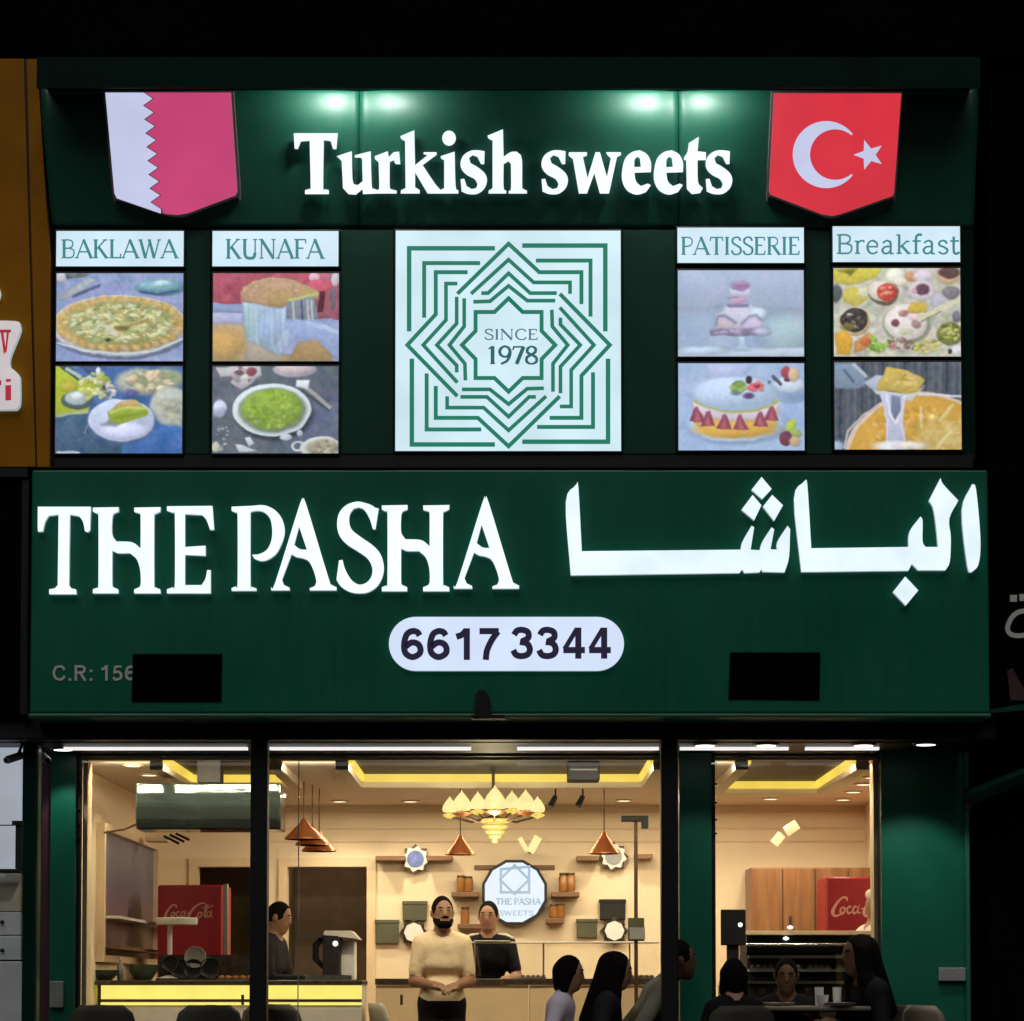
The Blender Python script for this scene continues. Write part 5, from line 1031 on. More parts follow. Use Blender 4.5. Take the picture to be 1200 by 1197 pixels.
m = MB(); xa, xb = rx(186, Yc+.25), rx(300, Yc+.25); m.box(xa, xb, Yc+0.27, Yc+0.30, zc0, rz(1119, Yc+.25)).box(xa, xb, Yc+0.12, Yc+0.30, zc0, zc0+0.015); obj('rack_board', m, M['dark_stone'], rack)
for px, py, r in ((229, 1122, 13), (212, 1137, 12), (227, 1145, 12), (247, 1138, 13), (200, 1130, 10)):
    c = P(px, py, Yc+0.26); R_ = r/160; c.z = max(c.z, zc0+0.016+R_*0.9)
    m = MB(); m.lathe(c, [(R_*.72, 0.0), (R_*.86, 0.004), (R_, 0.014), (R_*.95, 0.018), (R_*.8, 0.008), (R_*.5, 0.005), (0, 0.004)], 24, 0, 'y'); obj('plate', m, M['grey_paint' if py < 1125 else 'frame'], rack, True)
# coffee machine
Ym = 17.15
o = thing('coffee_machine', 'steel coffee machine with white top on the left counter by the doorway', 'coffee machine', P(395, 1149, Ym+0.2))
m = MB(); m.bpx(378, 1095, 398, 1149, Ym, 0.3); obj('body', m, M['grey_box'], o, bevel=0.012)
m = MB(); v = [P(378, 1096, Ym), P(380, 1091, Ym), P(412, 1091, Ym), P(421, 1101, Ym)]; v2 = [p+Vector((0, 0.34, 0)) for p in v]
m.add(v+v2, [(0, 1, 2, 3), (7, 6, 5, 4), (0, 4, 5, 1), (1, 5, 6, 2), (2, 6, 7, 3), (3, 7, 4, 0)]); obj('top_tray', m, M['white_panel'], o, bevel=0.004)
m = MB(); m.bpx(399, 1103, 416, 1149, Ym+0.12, 0.2); obj('water_tank', m, M['white_glaze'], o, bevel=0.01)
m = MB(); m.tube([P(379, 1098, Ym+.05), P(370, 1108, Ym+.05), P(370, 1124, Ym+.05), P(379, 1134, Ym+.05)], [0.02, 0.026, 0.024, 0.016], 10); obj('group_head', m, M['darkplastic'], o, True)
m = MB(); m.bpx(346, 1096, 378, 1099, Ym, 0.1); obj('cup_rail', m, M['steel'], o)
m = MB(); m.lathe(P(393, 1106, Ym-0.002), [(0.02, 0), (0.016, 0.01), (0, 0.012)], 12, 0, 'y'); obj('gauge', m, M['led_spot'], o)
m = MB(); m.bpx(358, 1143, 412, 1148.8, Ym-0.06, 0.06); obj('drip_tray', m, M['steel'], o)
# glossy casing (air curtain) behind the left window
o = thing('air_curtain', 'big glossy dark green air unit hanging behind the left window', 'air unit', P(245, 972, 16.35)); Ya = 16.3
prof = [(918, 0.0), (930, -0.012), (946, -0.02), (960, -0.012), (972, 0.02), (972, 0.35), (918, 0.35)]
m = MB(); v = []
for xx in (rx(159, Ya, 950), rx(329, Ya, 950)):
    v += [(xx, Ya+dy, rz(py, Ya)) for py, dy in prof]
n = len(prof)
m.add(v, [tuple(range(n)), tuple(reversed(range(n, 2*n)))] + [(i, (i+1) % n, n+(i+1) % n, n+i) for i in range(n)]); obj('casing', m, M['ac_green'], o, bevel=0.012)
m = MB(); m.bpx(231, 880, 258, 917, Ya+0.02, 0.2); obj('hanger', m, M['grey_box'], o)
m = MB(); m.tube([P(160, 966, Ya), P(146, 972, Ya+.05), P(122, 976, Ya+0.1)], 0.008, 6); obj('pipe', m, M['bronze'], o)
o = thing('wall_vent', 'small slanted vent with dark slats beneath the glossy air unit', 'vent', P(208, 990, 18.6))
for i in range(3):
    m = MB(); m.tube([P(192+i*7, 980-i*1.5, 18.6), P(210+i*6, 989-i*2.2, 18.6)], 0.012, 6); obj('slat', m, M['frame'], o)
m = MB(); m.bpx(170, 981, 196, 986, 18.6, 0.2); obj('shelf', m, M['trim'], o)
# side-wall picture
o = thing('side_wall_poster', 'tall framed blue grey poster on the left side wall above a narrow shelf', 'poster', (XL+0.02, 18.3, 1.2))
za_, zb_ = rz(985, 18.3), rz(1122, 18.3)
m = MB(); m.box(XL+0.001, XL+0.02, 17.1, 19.6, zb_, za_); obj('picture', m, M['poster_grey'], o)
for (ya, yb, z0, z1) in ((17.02, 17.09, zb_-.05, za_+.05), (19.61, 19.68, zb_-.05, za_+.05), (17.09, 19.61, za_, za_+.05), (17.09, 19.61, zb_-.05, zb_)):
    m = MB(); m.box(XL+0.001, XL+0.06, ya, yb, z0, z1); obj('frame', m, M['trim'], o)
for kk, z in enumerate((rz(1079, 18.3), rz(1112, 18.3))):
    m = MB(); m.box(XL+0.021, XL+0.16, 17.1, 19.6, z-0.02, z); sh_ = obj('shelf', m, M['white_panel' if kk == 0 else 'shelfwood'], o)
# pendant lamps
def pendant(px, py, Y, rad, hgt, label):
    c = P(px, py, Y); o = thing('pendant_lamp', label, 'pendant lamp', c, 'copper pendant lamps')
    m = MB(); m.lathe(c, [(rad, 0), (rad*.99, 0.012), (rad*.2, hgt*.82), (rad*.13, hgt), (rad*.10, hgt), (rad*.16, hgt*.8), (rad*.95, 0.0)], 28); obj('shade', m, M['copper'], o, True)
    m = MB(); m.tube([c+Vector((0, 0, hgt)), (c.x, c.y, ZC-0.02)], 0.005, 6); obj('cord', m, M['bronze'], o)
    m = MB(); m.lathe(c+Vector((0, 0, hgt*.25)), [(0, -0.035), (0.03, -0.01), (0.03, 0.01), (0, 0.035)], 12); obj('bulb', m, M['warm_disc'], o, True)
pendant(356, 984, 17.6, 0.145, 0.155, 'upper left copper cone lamp of the cluster of three'); pendant(366, 991, 17.9, 0.13, 0.15, 'middle copper cone lamp of the cluster of three'); pendant(374, 998, 18.2, 0.135, 0.15, 'lowest right copper cone lamp of the cluster of three')
pendant(539.5, 1002, 18.0, 0.115, 0.15, 'single copper cone lamp left of the chandelier'); pendant(708, 1001, 18.0, 0.12, 0.17, 'single copper cone lamp near the tall pole')
# chandelier
o = thing('chandelier', 'lit chandelier with cream glass shades above the counter', 'chandelier', P(578, 985, 17.2)); Yh = 17.2
c0 = P(578, 950, Yh)
m = MB(); m.tube([P(578, 888, Yh), P(578, 955, Yh)], 0.012, 8); obj('stem', m, M['bronze'], o)
for px, py, dy, s_ in ((527, 949, 0.05, .8), (541, 947, -0.16, 1.05), (580, 945, -0.22, 1.25), (616, 946, -0.16, 1.05), (630, 949, 0.05, .8), (560, 945, 0.25, .9), (600, 944, 0.25, .9)):
    c = P(px, py, Yh+dy); k = s_*0.056
    arm = obj('arm', MB().tube([c0+Vector((0, 0, -0.04)), (c0+c)/2+Vector((0, 0, -0.09)), c+Vector((0, 0, -0.05)), c+Vector((0, 0, -0.02))], 0.008, 7), M['bronze'], o, True)
    m = MB(); m.lathe(c, [(k*1.05, -0.018), (k*1.22, 0.0), (k*1.12, k*.55), (k*.84, k*1.1), (k*.45, k*1.6), (k*.14, k*1.95), (k*.05, k*2.2), (0, k*2.22)], 24); obj('shade', m, M['shade_lit'], arm, True)
    m = MB(); m.lathe(c, [(0.0, -0.07), (k*.8, -0.055), (k*1.25, -0.04), (k*.4, -0.024), (0, -0.024)], 24); obj('dish', m, M['crystal_lit' if s_ < 1 else 'copper'], arm, True)
for i, (r, py) in enumerate(((0.125, 962), (0.10, 969), (0.075, 975), (0.05, 980), (0.025, 985))):
    c = P(580, py, Yh); m = MB(); m.lathe(c, [(r*.8, 0.012), (r, 0.0), (r*.8, -0.016), (r*.5, -0.02)], 20); obj('crystal_tier', m, M['crystal_lit'], o, True)
pl_ = bpy.data.lights.new('chandelier_light', 'POINT'); pl_.energy = 14; pl_.color = (1, 0.82, 0.5); pl_.shadow_soft_size = 0.12
q = bpy.data.objects.new('chandelier_light', pl_); COL.objects.link(q); q.location = c0 + Vector((0, -0.1, -0.28))
# yellow lamp reflections in the glass, built as glowing tubes on wall arms
def reflection(parts, Y, label):
    o = thing('lamp_reflection', label, 'reflection', P(*parts[0][0], Y), 'yellow glowing reflections')
    for a, b, r in parts:
        m = MB(); m.tube([P(*a, Y), P(*b, Y)], r, 10); obj('glass', m, M['shade_lit'], o, True)  # glowing tube stands in for a lamp reflection
    mx, my = parts[-1][1]; m = MB(); m.tube([P(mx, my, Y), P(mx, my, YB)], 0.012, 8); obj('arm', m, M['bronze'], o)  # added arm, part of the reflection stand-in
reflection([((609, 982), (618, 998), 0.02), ((631, 981), (621, 999), 0.035)], 19.5, 'V shaped reflection of two glowing tubes above the round sign')
reflection([((907, 989), (916, 978), 0.04), ((921, 975), (934, 966), 0.045)], 19.0, 'slanted pair of yellow lamp reflections above the wood cabinet')
# ceiling boxes, spots, pole
o = thing('ceiling_speaker', 'grey box hung from the ceiling at the right of the middle window', 'speaker', P(684, 915, 16.4)); m = MB(); m.bpx(665, 893, 703, 915, 16.4, 0.2); obj('casing', m, M['darkplastic'], o, bevel=0.01); m = MB(); m.bpx(668, 901, 700, 903, 16.385, 0.014); obj('louvre', m, M['frame'], o); m = MB(); m.bpx(680, 880, 688, 892.5, 16.45, 0.05); obj('hanger', m, M['grey_box'], o)
for px, py, lab in ((648, 938, 'left'), (680, 938, 'right')):
    c = P(px, py, 18.0); o = thing('track_spot', 'small black spotlight under the ceiling, %s of a pair' % lab, 'spotlight', c, 'black track spots')
    m = MB(); m.tube([c+Vector((0.02, 0, 0.03)), c+Vector((-0.02, -0.02, -0.05))], [0.02, 0.026], 10); obj('can', m, M['frame'], o); m = MB(); m.tube([c+Vector((0.02, 0, 0.03)), (c.x+0.02, c.y, ZC-0.02)], 0.008, 6); obj('stem', m, M['frame'], o)
o = thing('tall_pole', 'tall dark pole with a T shaped head at the right of the counter', 'pole', P(745, 1160, 18.0)); o.location.z = 0
c = P(745, 960, 18.0); m = MB(); m.box(c.x-0.014, c.x+0.014, c.y-0.014, c.y+0.014, 0, c.z); obj('shaft', m, M['bronze'], o)
m = MB(); m.bpx(728, 956, 757, 963, 17.95, 0.08).bpx(752, 956, 760, 971, 17.93, 0.1); obj('head', m, M['frame'], o, bevel=0.006)
m = MB(); m.bpx(736, 1076, 755, 1103, 17.96, 0.03); obj('holder', m, M['olive'], o); m = MB(); m.bpx(738, 1087, 756, 1101, 17.93, 0.02); obj('notice', m, M['grey_paint'], o)
# round lit sign
PB = vplane(YB-0.12)
o = thing('round_sign', 'round white lit sign with faint logo on the back wall', 'sign', P(603, 1085, YB-0.05))
def ngon(cx, cy, r, n, a0=0): return [(cx+r*math.cos(a0+2*PI*k/n), cy+r*math.sin(a0+2*PI*k/n)) for k in range(n)]
px_obj('frame', [[ngon(603, 1046, 39.5, 12, PI/12)]], PB, -0.10, 0.0, [M['frame']], o)
px_obj('face', [[ngon(603, 1046, 36, 12, PI/12)]], PB, 0.001, 0.006, [M['disc_lit'], M['return']], o)
for q in ([(587, 1019), (620, 1016), (620, 1046), (587, 1046)],):
    px_obj('logo_frame', [[ribbon(q+[q[0], q[1]], 3)]], PB, 0.007, 0.009, [M['disc_ink']], o); px_obj('logo_diamond', [[ribbon([(603, 1014), (620, 1031), (603, 1048), (586, 1031), (603, 1014), (620, 1031)], 2.6)]], PB, 0.0075, 0.0092, [M['disc_ink']], o)
text_objs('THE PASHA', (581, 1053, 634, 1060.5), PB, 0.007, 0.009, [M['disc_ink']], o, G, .26, .14, 'letter', .3); text_objs('SWEETS', (585, 1067.5, 625, 1073), PB, 0.007, 0.009, [M['disc_ink']], o, G, .26, .14)
# shelves and jars
def shelf(x0, x1, y, label, d=0.2):
    m = MB(); m.bpx(x0, y, x1, y+5.5, YB-d-0.001, d); return tag(obj('wall_shelf', m, M['shelfwood'], bevel=0.004), label, 'shelf', 'brown wall shelves')
shelf(440, 475, 1003, 'brown wall shelf left of the blue plaque'); shelf(500, 530, 1003, 'brown wall shelf between blue plaque and single copper lamp'); shelf(556, 650, 1014, 'brown wall shelf crossing behind the top of the round sign', 0.015)
shelf(529, 561, 1045.5, 'brown wall shelf left of the round sign'); shelf(646, 679, 1045.5, 'brown wall shelf right of the round sign'); shelf(640, 661, 1076.5, 'short brown shelf at lower right of the round sign'); shelf(536, 566, 1083, 'short brown shelf at lower left of the round sign'); shelf(676, 702, 1003, 'brown wall shelf under the right copper lamp'); shelf(744, 765, 1001, 'brown wall shelf at the far right by the pole')
def jar(px, ybot, h, label):
    c = P(px, ybot, YB-0.1); hh = h/140; o = thing('jar', label, 'jar', c, 'amber jars on the shelves')
    m = MB(); m.lathe(c, [(0.035, 0), (0.038, 0.006), (0.038, hh*.8), (0.03, hh*.86)], 16); obj('body', m, M['amber'], o, True); m = MB(); m.lathe(c, [(0.034, hh*.865), (0.034, hh), (0, hh)], 16); obj('lid', m, M['bronze'], o, True)
for px, yb_, h, lab in ((540, 1045, 19, 'amber jar on the shelf left of the round sign, outer one'), (549, 1045, 18, 'amber jar on the shelf left of the round sign, inner one'), (660, 1045, 22, 'amber jar on the shelf right of the round sign, inner one'), (669, 1045, 22, 'amber jar on the shelf right of the round sign, outer one'), (649, 1076, 16, 'amber jar on the short lower right shelf, inner one'), (657, 1076, 17, 'amber jar on the short lower right shelf, outer one'), (545, 1083, 20, 'amber jar on the short lower left shelf')): jar(px, yb_, h, lab)
# star plaques and plates
def plaque(cx, cy, r, mt, label, rim='white_glaze', k=.55):
    o = thing('star_plaque', label, 'plaque', P(cx, cy+r, YB-0.03)); pb = vplane(YB-0.062)
    px_obj('backing', [[[(cx+(r if k % 2 == 0 else r*.74)*math.cos(PI*k/8), cy+(r if k % 2 == 0 else r*.74)*math.sin(PI*k/8)) for k in range(16)]]], pb, -0.061, 0.004, [M['bronze']], o)
    px_obj('rim', [[[(cx+(r*.88 if k % 2 == 0 else r*.68)*math.cos(PI*k/8+.2), cy+(r*.88 if k % 2 == 0 else r*.68)*math.sin(PI*k/8+.2)) for k in range(16)]]], pb, 0.005, 0.02, [M[rim]], o)
    px_obj('centre', [[ngon(cx, cy, r*k, 8 if k > .6 else 18)]], pb, 0.021, 0.028, [M[mt]], o)
plaque(487, 1007, 18, 'blue_plate', 'star shaped plaque with blue centre above the dark boxes'); plaque(719, 1004, 18, 'grey_paint', 'silver star shaped plaque below the right copper lamp'); plaque(485, 1093, 17, 'white_glaze', 'star shaped plaque with white centre left of the man in pale shirt', 'frame', .68); plaque(720, 1091, 17, 'white_glaze', 'star shaped plaque with white centre near the tall pole', 'frame', .68)
def wbox(x0, y0, x1, y1, mt, label):
    o = thing('gift_box', label, 'box', P((x0+x1)/2, y1, YB-0.12), 'dark boxes on the back wall')
    m = MB(); m.bpx(x0, y0+4, x1, y1, YB-0.051, 0.05); obj('box_body', m, M[mt], o, bevel=0.006); m = MB(); m.bpx(x0-.8, y0, x1+.8, y0+4.3, YB-0.056, 0.0555); obj('lid', m, M[mt], o, bevel=0.004)
wbox(472, 1056, 500, 1079, 'olive', 'upper grey green box left of the man in pale shirt'); wbox(440, 1078, 467, 1106, 'olive', 'lower olive box beside the doorway frame'); wbox(703, 1054, 733, 1078, 'grey_box', 'upper grey box right of the round sign'); wbox(676, 1077, 700, 1099, 'olive', 'lower olive box right of the round sign')
def tray(c, w_, dp, cols, rows, mt, label):
    o = thing('pastry_tray', label, 'tray', c, 'pastry trays')
    m = MB(); m.box(c.x-w_/2, c.x+w_/2, c.y, c.y+dp, c.z, c.z+0.012); obj('tray', m, M['steel'], o)
    for i in range(cols):
        for j in range(rows):
            q = (c.x-w_/2+w_*(i+.5)/cols, c.y+dp*(j+.5)/rows, c.z+0.0125); r_ = w_/cols*.42
            m = MB(); m.lathe(q, [(r_*.9, 0), (r_, r_*.4), (r_*.7, r_*.95), (0, r_*1.05)], 10); obj('pastry', m, M[mt], o, True)
for lab, px, Y, py, mt in (('tray of brown pastries on the back counter behind the girl in lavender', 662, Yk+0.1, 1147, 'loaf'), ('tray of golden pastries on the back counter below the round sign', 625, Yk+0.1, 1147, 'amber'), ('tray of brown pastries at the right end of the back counter', 752, Yk+0.1, 1147, 'loaf')):
    c = P(px, py, Y); c.z = rz(1147, Yk)+0.001; tray(c, 0.2, 0.2, 5, 4, mt, lab)
for i, (px, mt) in enumerate(((893, 'loaf'), (925, 'white_glaze'), (960, 'amber'), (995, 'loaf'))):
    c = P(px, 1140, Yd); c.y = Yd+0.0; c.z = rz(1136, Yd)+0.001; tray(c, 0.17, 0.055, 4, 1, mt, 'small tray of sweets on the lit display shelf, %s' % ('nearest the till', 'second from the till', 'third from the till', 'farthest from the till')[i])
c = P(275, 1149, Yc+.1); c.z = zc0+0.001; tray(c, 0.26, 0.12, 5, 2, 'amber', 'tray of golden pastries on the left counter beside the left post')
# chairs
def make_chair(mt, label, loc, rotz):
    o = thing('chair', label, 'chair', loc, 'cafe chairs', rotz)
    def pr(name, mb, mm, **k): return lobj(name, mb, mm, o, **k)
    m = MB(); m.box(-0.22, 0.22, -0.22, 0.20, 0.43, 0.46); pr('seat', m, mt, bevel=0.015)
    v = []; f = []; n = 10
    for j, (z, w_, yy) in enumerate(((0.47, .20, .20), (0.60, .225, .225), (0.76, .225, .25), (0.85, .20, .265), (0.90, .14, .272))):
        for i in range(n+1):
            t = i/n*2-1; v.append((w_*t, yy-0.07*t*t, z))
    for j in range(4):
        for i in range(n): f.append((j*(n+1)+i, j*(n+1)+i+1, (j+1)*(n+1)+i+1, (j+1)*(n+1)+i))
    m = MB(); m.add(v, f); b = pr('backrest', m, mt, smooth=True); sd = b.modifiers.new('t', 'SOLIDIFY'); sd.thickness = 0.018
    for sx in (-1, 1):
        for sy in (-1, 1): m = MB(); m.tube([(sx*.17, sy*.16, 0.43), (sx*.22, sy*.21, 0)], [0.016, 0.011], 8); pr('leg', m, M['black'])
    return o
ch0 = make_chair(M['chair_dark'], 'dark chair back at the far left under the glowing counter', (rx(122, 15.3), 15.45, 0), PI)
def chair(label, px, Y, rot, mt=None):
    o = copy_tree(ch0, (rx(px, Y), Y, 0), rot, label)
    if mt:
        for ch in [q for q in bpy.data.objects if q.parent == o and q.name.split('.')[0] in ('seat', 'backrest')]:
            ch.data = ch.data.copy(); ch.data.materials[0] = mt
    return o
chair('dark chair back under the glowing counter left of the left post', 240, 15.5, PI+0.3); chair('dark chair seen through glass just right of the left post', 328, 16.4, PI-0.2)
chair('pale shell chair left of the man in pale shirt', 474, 17.35, PI/2+0.3, M['chair_light']); chair('beige chair turned aside beside the right green pillar', 1108, 15.1, PI/2+0.5, M['chair_beige'])

# ================================================================== people: one continuous surface each (distance field -> surface net)
def surface_net(Fg, lab, org, h):
    S = Fg < 0; nx, ny, nz = Fg.shape
    cnt = np.zeros((nx-1, ny-1, nz-1), np.int8); acc = np.zeros((nx-1, ny-1, nz-1, 3)); num = np.zeros((nx-1, ny-1, nz-1))
    for ax in range(3):
        a = [slice(None)]*3; b = [slice(None)]*3; a[ax] = slice(0, -1); b[ax] = slice(1, None)
        fa, fb = Fg[tuple(a)], Fg[tuple(b)]; cr_ = (fa < 0) != (fb < 0); t = np.where(cr_, fa/(fa-fb+1e-12), 0)
        o1, o2 = [i for i in range(3) if i != ax]
        for d1 in (0, 1):
            for d2 in (0, 1):
                s_ = [slice(None)]*3; s_[o1] = slice(d1, Fg.shape[o1]-1+d1); s_[o2] = slice(d2, Fg.shape[o2]-1+d2)
                c_ = cr_[tuple(s_)]; acc[..., ax] += np.where(c_, t[tuple(s_)], 0); acc[..., o1] += c_*d1; acc[..., o2] += c_*d2; num += c_
    act = num > 0; idx = -np.ones(act.shape, int); idx[act] = np.arange(act.sum())
    ijk = np.argwhere(act); v = org + (ijk + acc[act]/num[act][:, None])*h
    quads = []; labs = []
    for ax in range(3):
        a = [slice(None)]*3; b = [slice(None)]*3; a[ax] = slice(0, -1); b[ax] = slice(1, None)
        cr_ = (S[tuple(a)] != S[tuple(b)]); o1, o2 = [(1, 2), (2, 0), (0, 1)][ax]
        e = np.argwhere(cr_); e = e[(e[:, o1] > 0) & (e[:, o2] > 0) & (e[:, o1] < Fg.shape[o1]-1) & (e[:, o2] < Fg.shape[o2]-1)]
        def cell(d1, d2):
            q = e.copy(); q[:, o1] -= d1; q[:, o2] -= d2; return idx[q[:, 0], q[:, 1], q[:, 2]]
        q = np.stack([cell(1, 1), cell(0, 1), cell(0, 0), cell(1, 0)], 1)
        flip = ~S[e[:, 0], e[:, 1], e[:, 2]]; q[flip] = q[flip][:, ::-1]
        quads.append(q); labs.append(lab[e[:, 0], e[:, 1], e[:, 2]])
    q = np.concatenate(quads); l = np.concatenate(labs); ok = (q >= 0).all(1)
    return v, q[ok], l[ok]
class Sdf:
    def __init__(s): s.pr = []
    def cap(s, a, b, ra, rb, lab, k=0.03, sq=None): s.pr.append(('c', np.array(a, float), np.array(b, float), ra, rb, lab, k, sq)); return s
    def ell(s, c, r, lab, k=0.03, Rm=None): s.pr.append(('e', np.array(c, float), np.array(r, float), Rm, None, lab, k, None)); return s
    def cut(s, fn): s.pr.append(('x', fn)); return s
    def mesh(s, name, mats, parent, h=0.010, labels=None):
        lo = np.full(3, 1e9); hi = -lo
        for p in s.pr:
            if p[0] == 'c':
                r = max(p[3], p[4]); lo = np.minimum(lo, np.minimum(p[1], p[2])-r); hi = np.maximum(hi, np.maximum(p[1], p[2])+r)
            elif p[0] == 'e': r = max(p[2]); lo = np.minimum(lo, p[1]-r); hi = np.maximum(hi, p[1]+r)
        lo -= 3*h; hi += 3*h; n = np.ceil((hi-lo)/h).astype(int)+1
        ax = [lo[i]+h*np.arange(n[i]) for i in range(3)]
        Fg = np.full(n, 1.0); best = np.full(n, 1.0); lab = np.zeros(n, np.int8)
        for p in s.pr:
            if p[0] == 'x':
                X, Y, Z = np.meshgrid(*ax, indexing='ij'); Fg = np.maximum(Fg, -p[1](X, Y, Z)); continue
            m_ = 0.07
            if p[0] == 'c': r = max(p[3], p[4]); a, b = np.minimum(p[1], p[2])-r-m_, np.maximum(p[1], p[2])+r+m_
            else: r = max(p[2]); a, b = p[1]-r-m_, p[1]+r+m_
            i0 = np.clip(np.floor((a-lo)/h).astype(int), 0, n-1); i1 = np.clip(np.ceil((b-lo)/h).astype(int)+1, 1, n)
            sl = tuple(slice(i0[i], i1[i]) for i in range(3)); X, Y, Z = np.meshgrid(*[ax[i][sl[i]] for i in range(3)], indexing='ij')
            Q = np.stack([X, Y, Z], -1)
            if p[0] == 'c':
                d = p[2]-p[1]; t = np.clip(((Q-p[1])@d)/(d@d+1e-12), 0, 1); D = Q-p[1]-t[..., None]*d
                if p[7] is not None: D = D*np.array(p[7])
                dist = np.linalg.norm(D, axis=-1)-(p[3]+(p[4]-p[3])*t)
            else:
                D = Q-p[1]
                if p[3] is not None: D = D@p[3]
                dist = (np.linalg.norm(D/p[2], axis=-1)-1)*p[2].min()
            f = Fg[sl]; k = p[6]; hh = np.maximum(k-abs(f-dist), 0)/k; Fg[sl] = np.minimum(f, dist)-hh*hh*k*0.25
            bt = best[sl]; w_ = dist < bt; lb = lab[sl]; lb[w_] = p[5]; lab[sl] = lb; best[sl] = np.minimum(bt, dist)
        v, q, l = surface_net(Fg, lab, lo, h)
        me = bpy.data.meshes.new(name); me.from_pydata(v.tolist(), [], q.tolist())
        for m_ in mats: me.materials.append(m_)
        me.polygons.foreach_set('material_index', np.clip(l, 0, len(mats)-1).astype(np.int32)); me.polygons.foreach_set('use_smooth', [True]*len(q))
        o = bpy.data.objects.new(name, me); COL.objects.link(o); o.parent = parent
        return o
def rotm(yaw, pitch=0, roll=0):
    cy, sy = math.cos(yaw), math.sin(yaw); cx, sx = math.cos(pitch), math.sin(pitch); cr_, sr = math.cos(roll), math.sin(roll)
    Rz = np.array([[cy, -sy, 0], [sy, cy, 0], [0, 0, 1]]); Rx = np.array([[1, 0, 0], [0, cx, -sx], [0, sx, cx]]); Ry = np.array([[cr_, 0, sr], [0, 1, 0], [-sr, 0, cr_]])
    return Rz@Rx@Ry
SKIN, SHIRT, PANTS, SHOE, EYE, LIP, BEARD = range(7)
def figure(label, loc, rotz, pose='stand', lean=0.0, arms=None, yaw=0.0, pitch=0.0, shirt='black_cloth', pants='black_cloth', skin='skin', sleeves='short', hair='short', beard=False, size=1.0, h=0.010, woman=False, stripe=False, extra=None):
    root = thing('person', label, 'person', loc, None, rotz); root.scale = (size,)*3
    S = Sdf(); zp = 0.95 if pose == 'stand' else 0.52
    pel = np.array([0, 0, zp]); up = np.array([0, -math.sin(lean), math.cos(lean)]); fw = np.array([0, -math.cos(lean), -math.sin(lean)])
    spn = lambda s_, x=0, f=0: pel + up*s_ + fw*f + np.array([x, 0, 0])
    sw = 0.155 if woman else 0.160
    # legs
    for sx in (-1, 1):
        hip = pel + np.array([sx*0.09, 0, -0.03])
        if pose == 'stand': kn = np.array([sx*0.11, -0.02, 0.50]); an = np.array([sx*0.12, 0.02, 0.09])
        else: kn = np.array([sx*0.12, -0.44, 0.50]); an = np.array([sx*0.12, -0.42, 0.09])
        S.cap(hip, kn, 0.088, 0.062, PANTS, 0.04).cap(kn, an, 0.062, 0.048, PANTS, 0.02).cap(an+np.array([0, 0.03, -0.045]), an+np.array([0, -0.16, -0.05]), 0.042, 0.034, SHOE, 0.02)
    # torso
    S.cap(spn(-0.02, -0.06), spn(-0.02, 0.06), 0.098, 0.098, PANTS, 0.05).cap(spn(0.10, -0.05), spn(0.10, 0.05), 0.096, 0.096, SHIRT, 0.06).cap(spn(0.28, -0.07), spn(0.28, 0.07), 0.102 if not woman else 0.096, 0.102 if not woman else 0.096, SHIRT, 0.06)
    S.cap(spn(0.40, -sw+0.06), spn(0.40, sw-0.06), 0.092, 0.092, SHIRT, 0.06).cap(spn(0.03, -0.055), spn(0.03, 0.055), 0.100, 0.100, SHIRT, 0.05)
    S.cap(spn(0.46), spn(0.56, 0, 0.02), 0.062, 0.055, SKIN, 0.03)
    S.cap(spn(0.455, -0.09), spn(0.455, 0.09), 0.06, 0.06, SHIRT, 0.05)
    # arms: (elbow, wrist, finger direction) offsets per side
    arms = arms or {-1: ((-0.27, 0.02, 0.14), (-0.25, -0.10, -0.08)), 1: ((0.27, 0.02, 0.14), (0.25, -0.10, -0.08))}
    for sx in (-1, 1):
        sh = spn(0.43, sx*sw); (ex, ey, ez), (wx, wy, wz) = arms[sx]
        el = pel + np.array([ex, ey, ez]); wr = pel + np.array([wx, wy, wz]); fl = SHIRT if sleeves == 'long' else SKIN
        S.cap(sh, el, 0.056, 0.046 if sleeves == 'long' else 0.042, SHIRT if sleeves == 'long' else SKIN, 0.04)
        if sleeves == 'short': S.cap(sh, sh+(el-sh)*0.72, 0.058, 0.056, SHIRT, 0.02)
        S.cap(el, wr, 0.046, 0.032 if sleeves == 'long' else 0.029, fl, 0.02)
        d = (wr-el)/np.linalg.norm(wr-el); side = np.cross(d, np.array([0, 0, 1.0])); side /= np.linalg.norm(side)+1e-9
        pc = wr+d*0.055; S.cap(wr, pc, 0.030, 0.034, SKIN, 0.02, None)
        nrm = np.cross(side, d)
        for k_, (off, ln) in enumerate(((-0.030, 0.058), (-0.010, 0.070), (0.010, 0.066), (0.030, 0.050))):
            b0 = pc+side*off+d*0.02; b1 = b0+d*ln*0.6-nrm*0.008; b2 = b1+d*ln*0.35-nrm*0.022
            S.cap(b0, b1, 0.0105, 0.0095, SKIN, 0.006).cap(b1, b2, 0.0095, 0.008, SKIN, 0.004)
        t0 = wr+d*0.02-side*sx*0.028; t1 = t0+d*0.035-side*sx*0.022; S.cap(t0, t1, 0.014, 0.011, SKIN, 0.012).cap(t1, t1+d*0.028, 0.011, 0.009, SKIN, 0.005)
    # head
    hc = spn(0.655, 0, 0.03); R_ = rotm(yaw, pitch)
    hp = lambda x, y, z: hc + R_@np.array([x, y, z])
    S.ell(hc, (0.076, 0.096, 0.115), SKIN, 0.03, R_).cap(hp(0, -0.045, -0.065), hp(0, -0.055, -0.085), 0.045, 0.035, SKIN, 0.03)
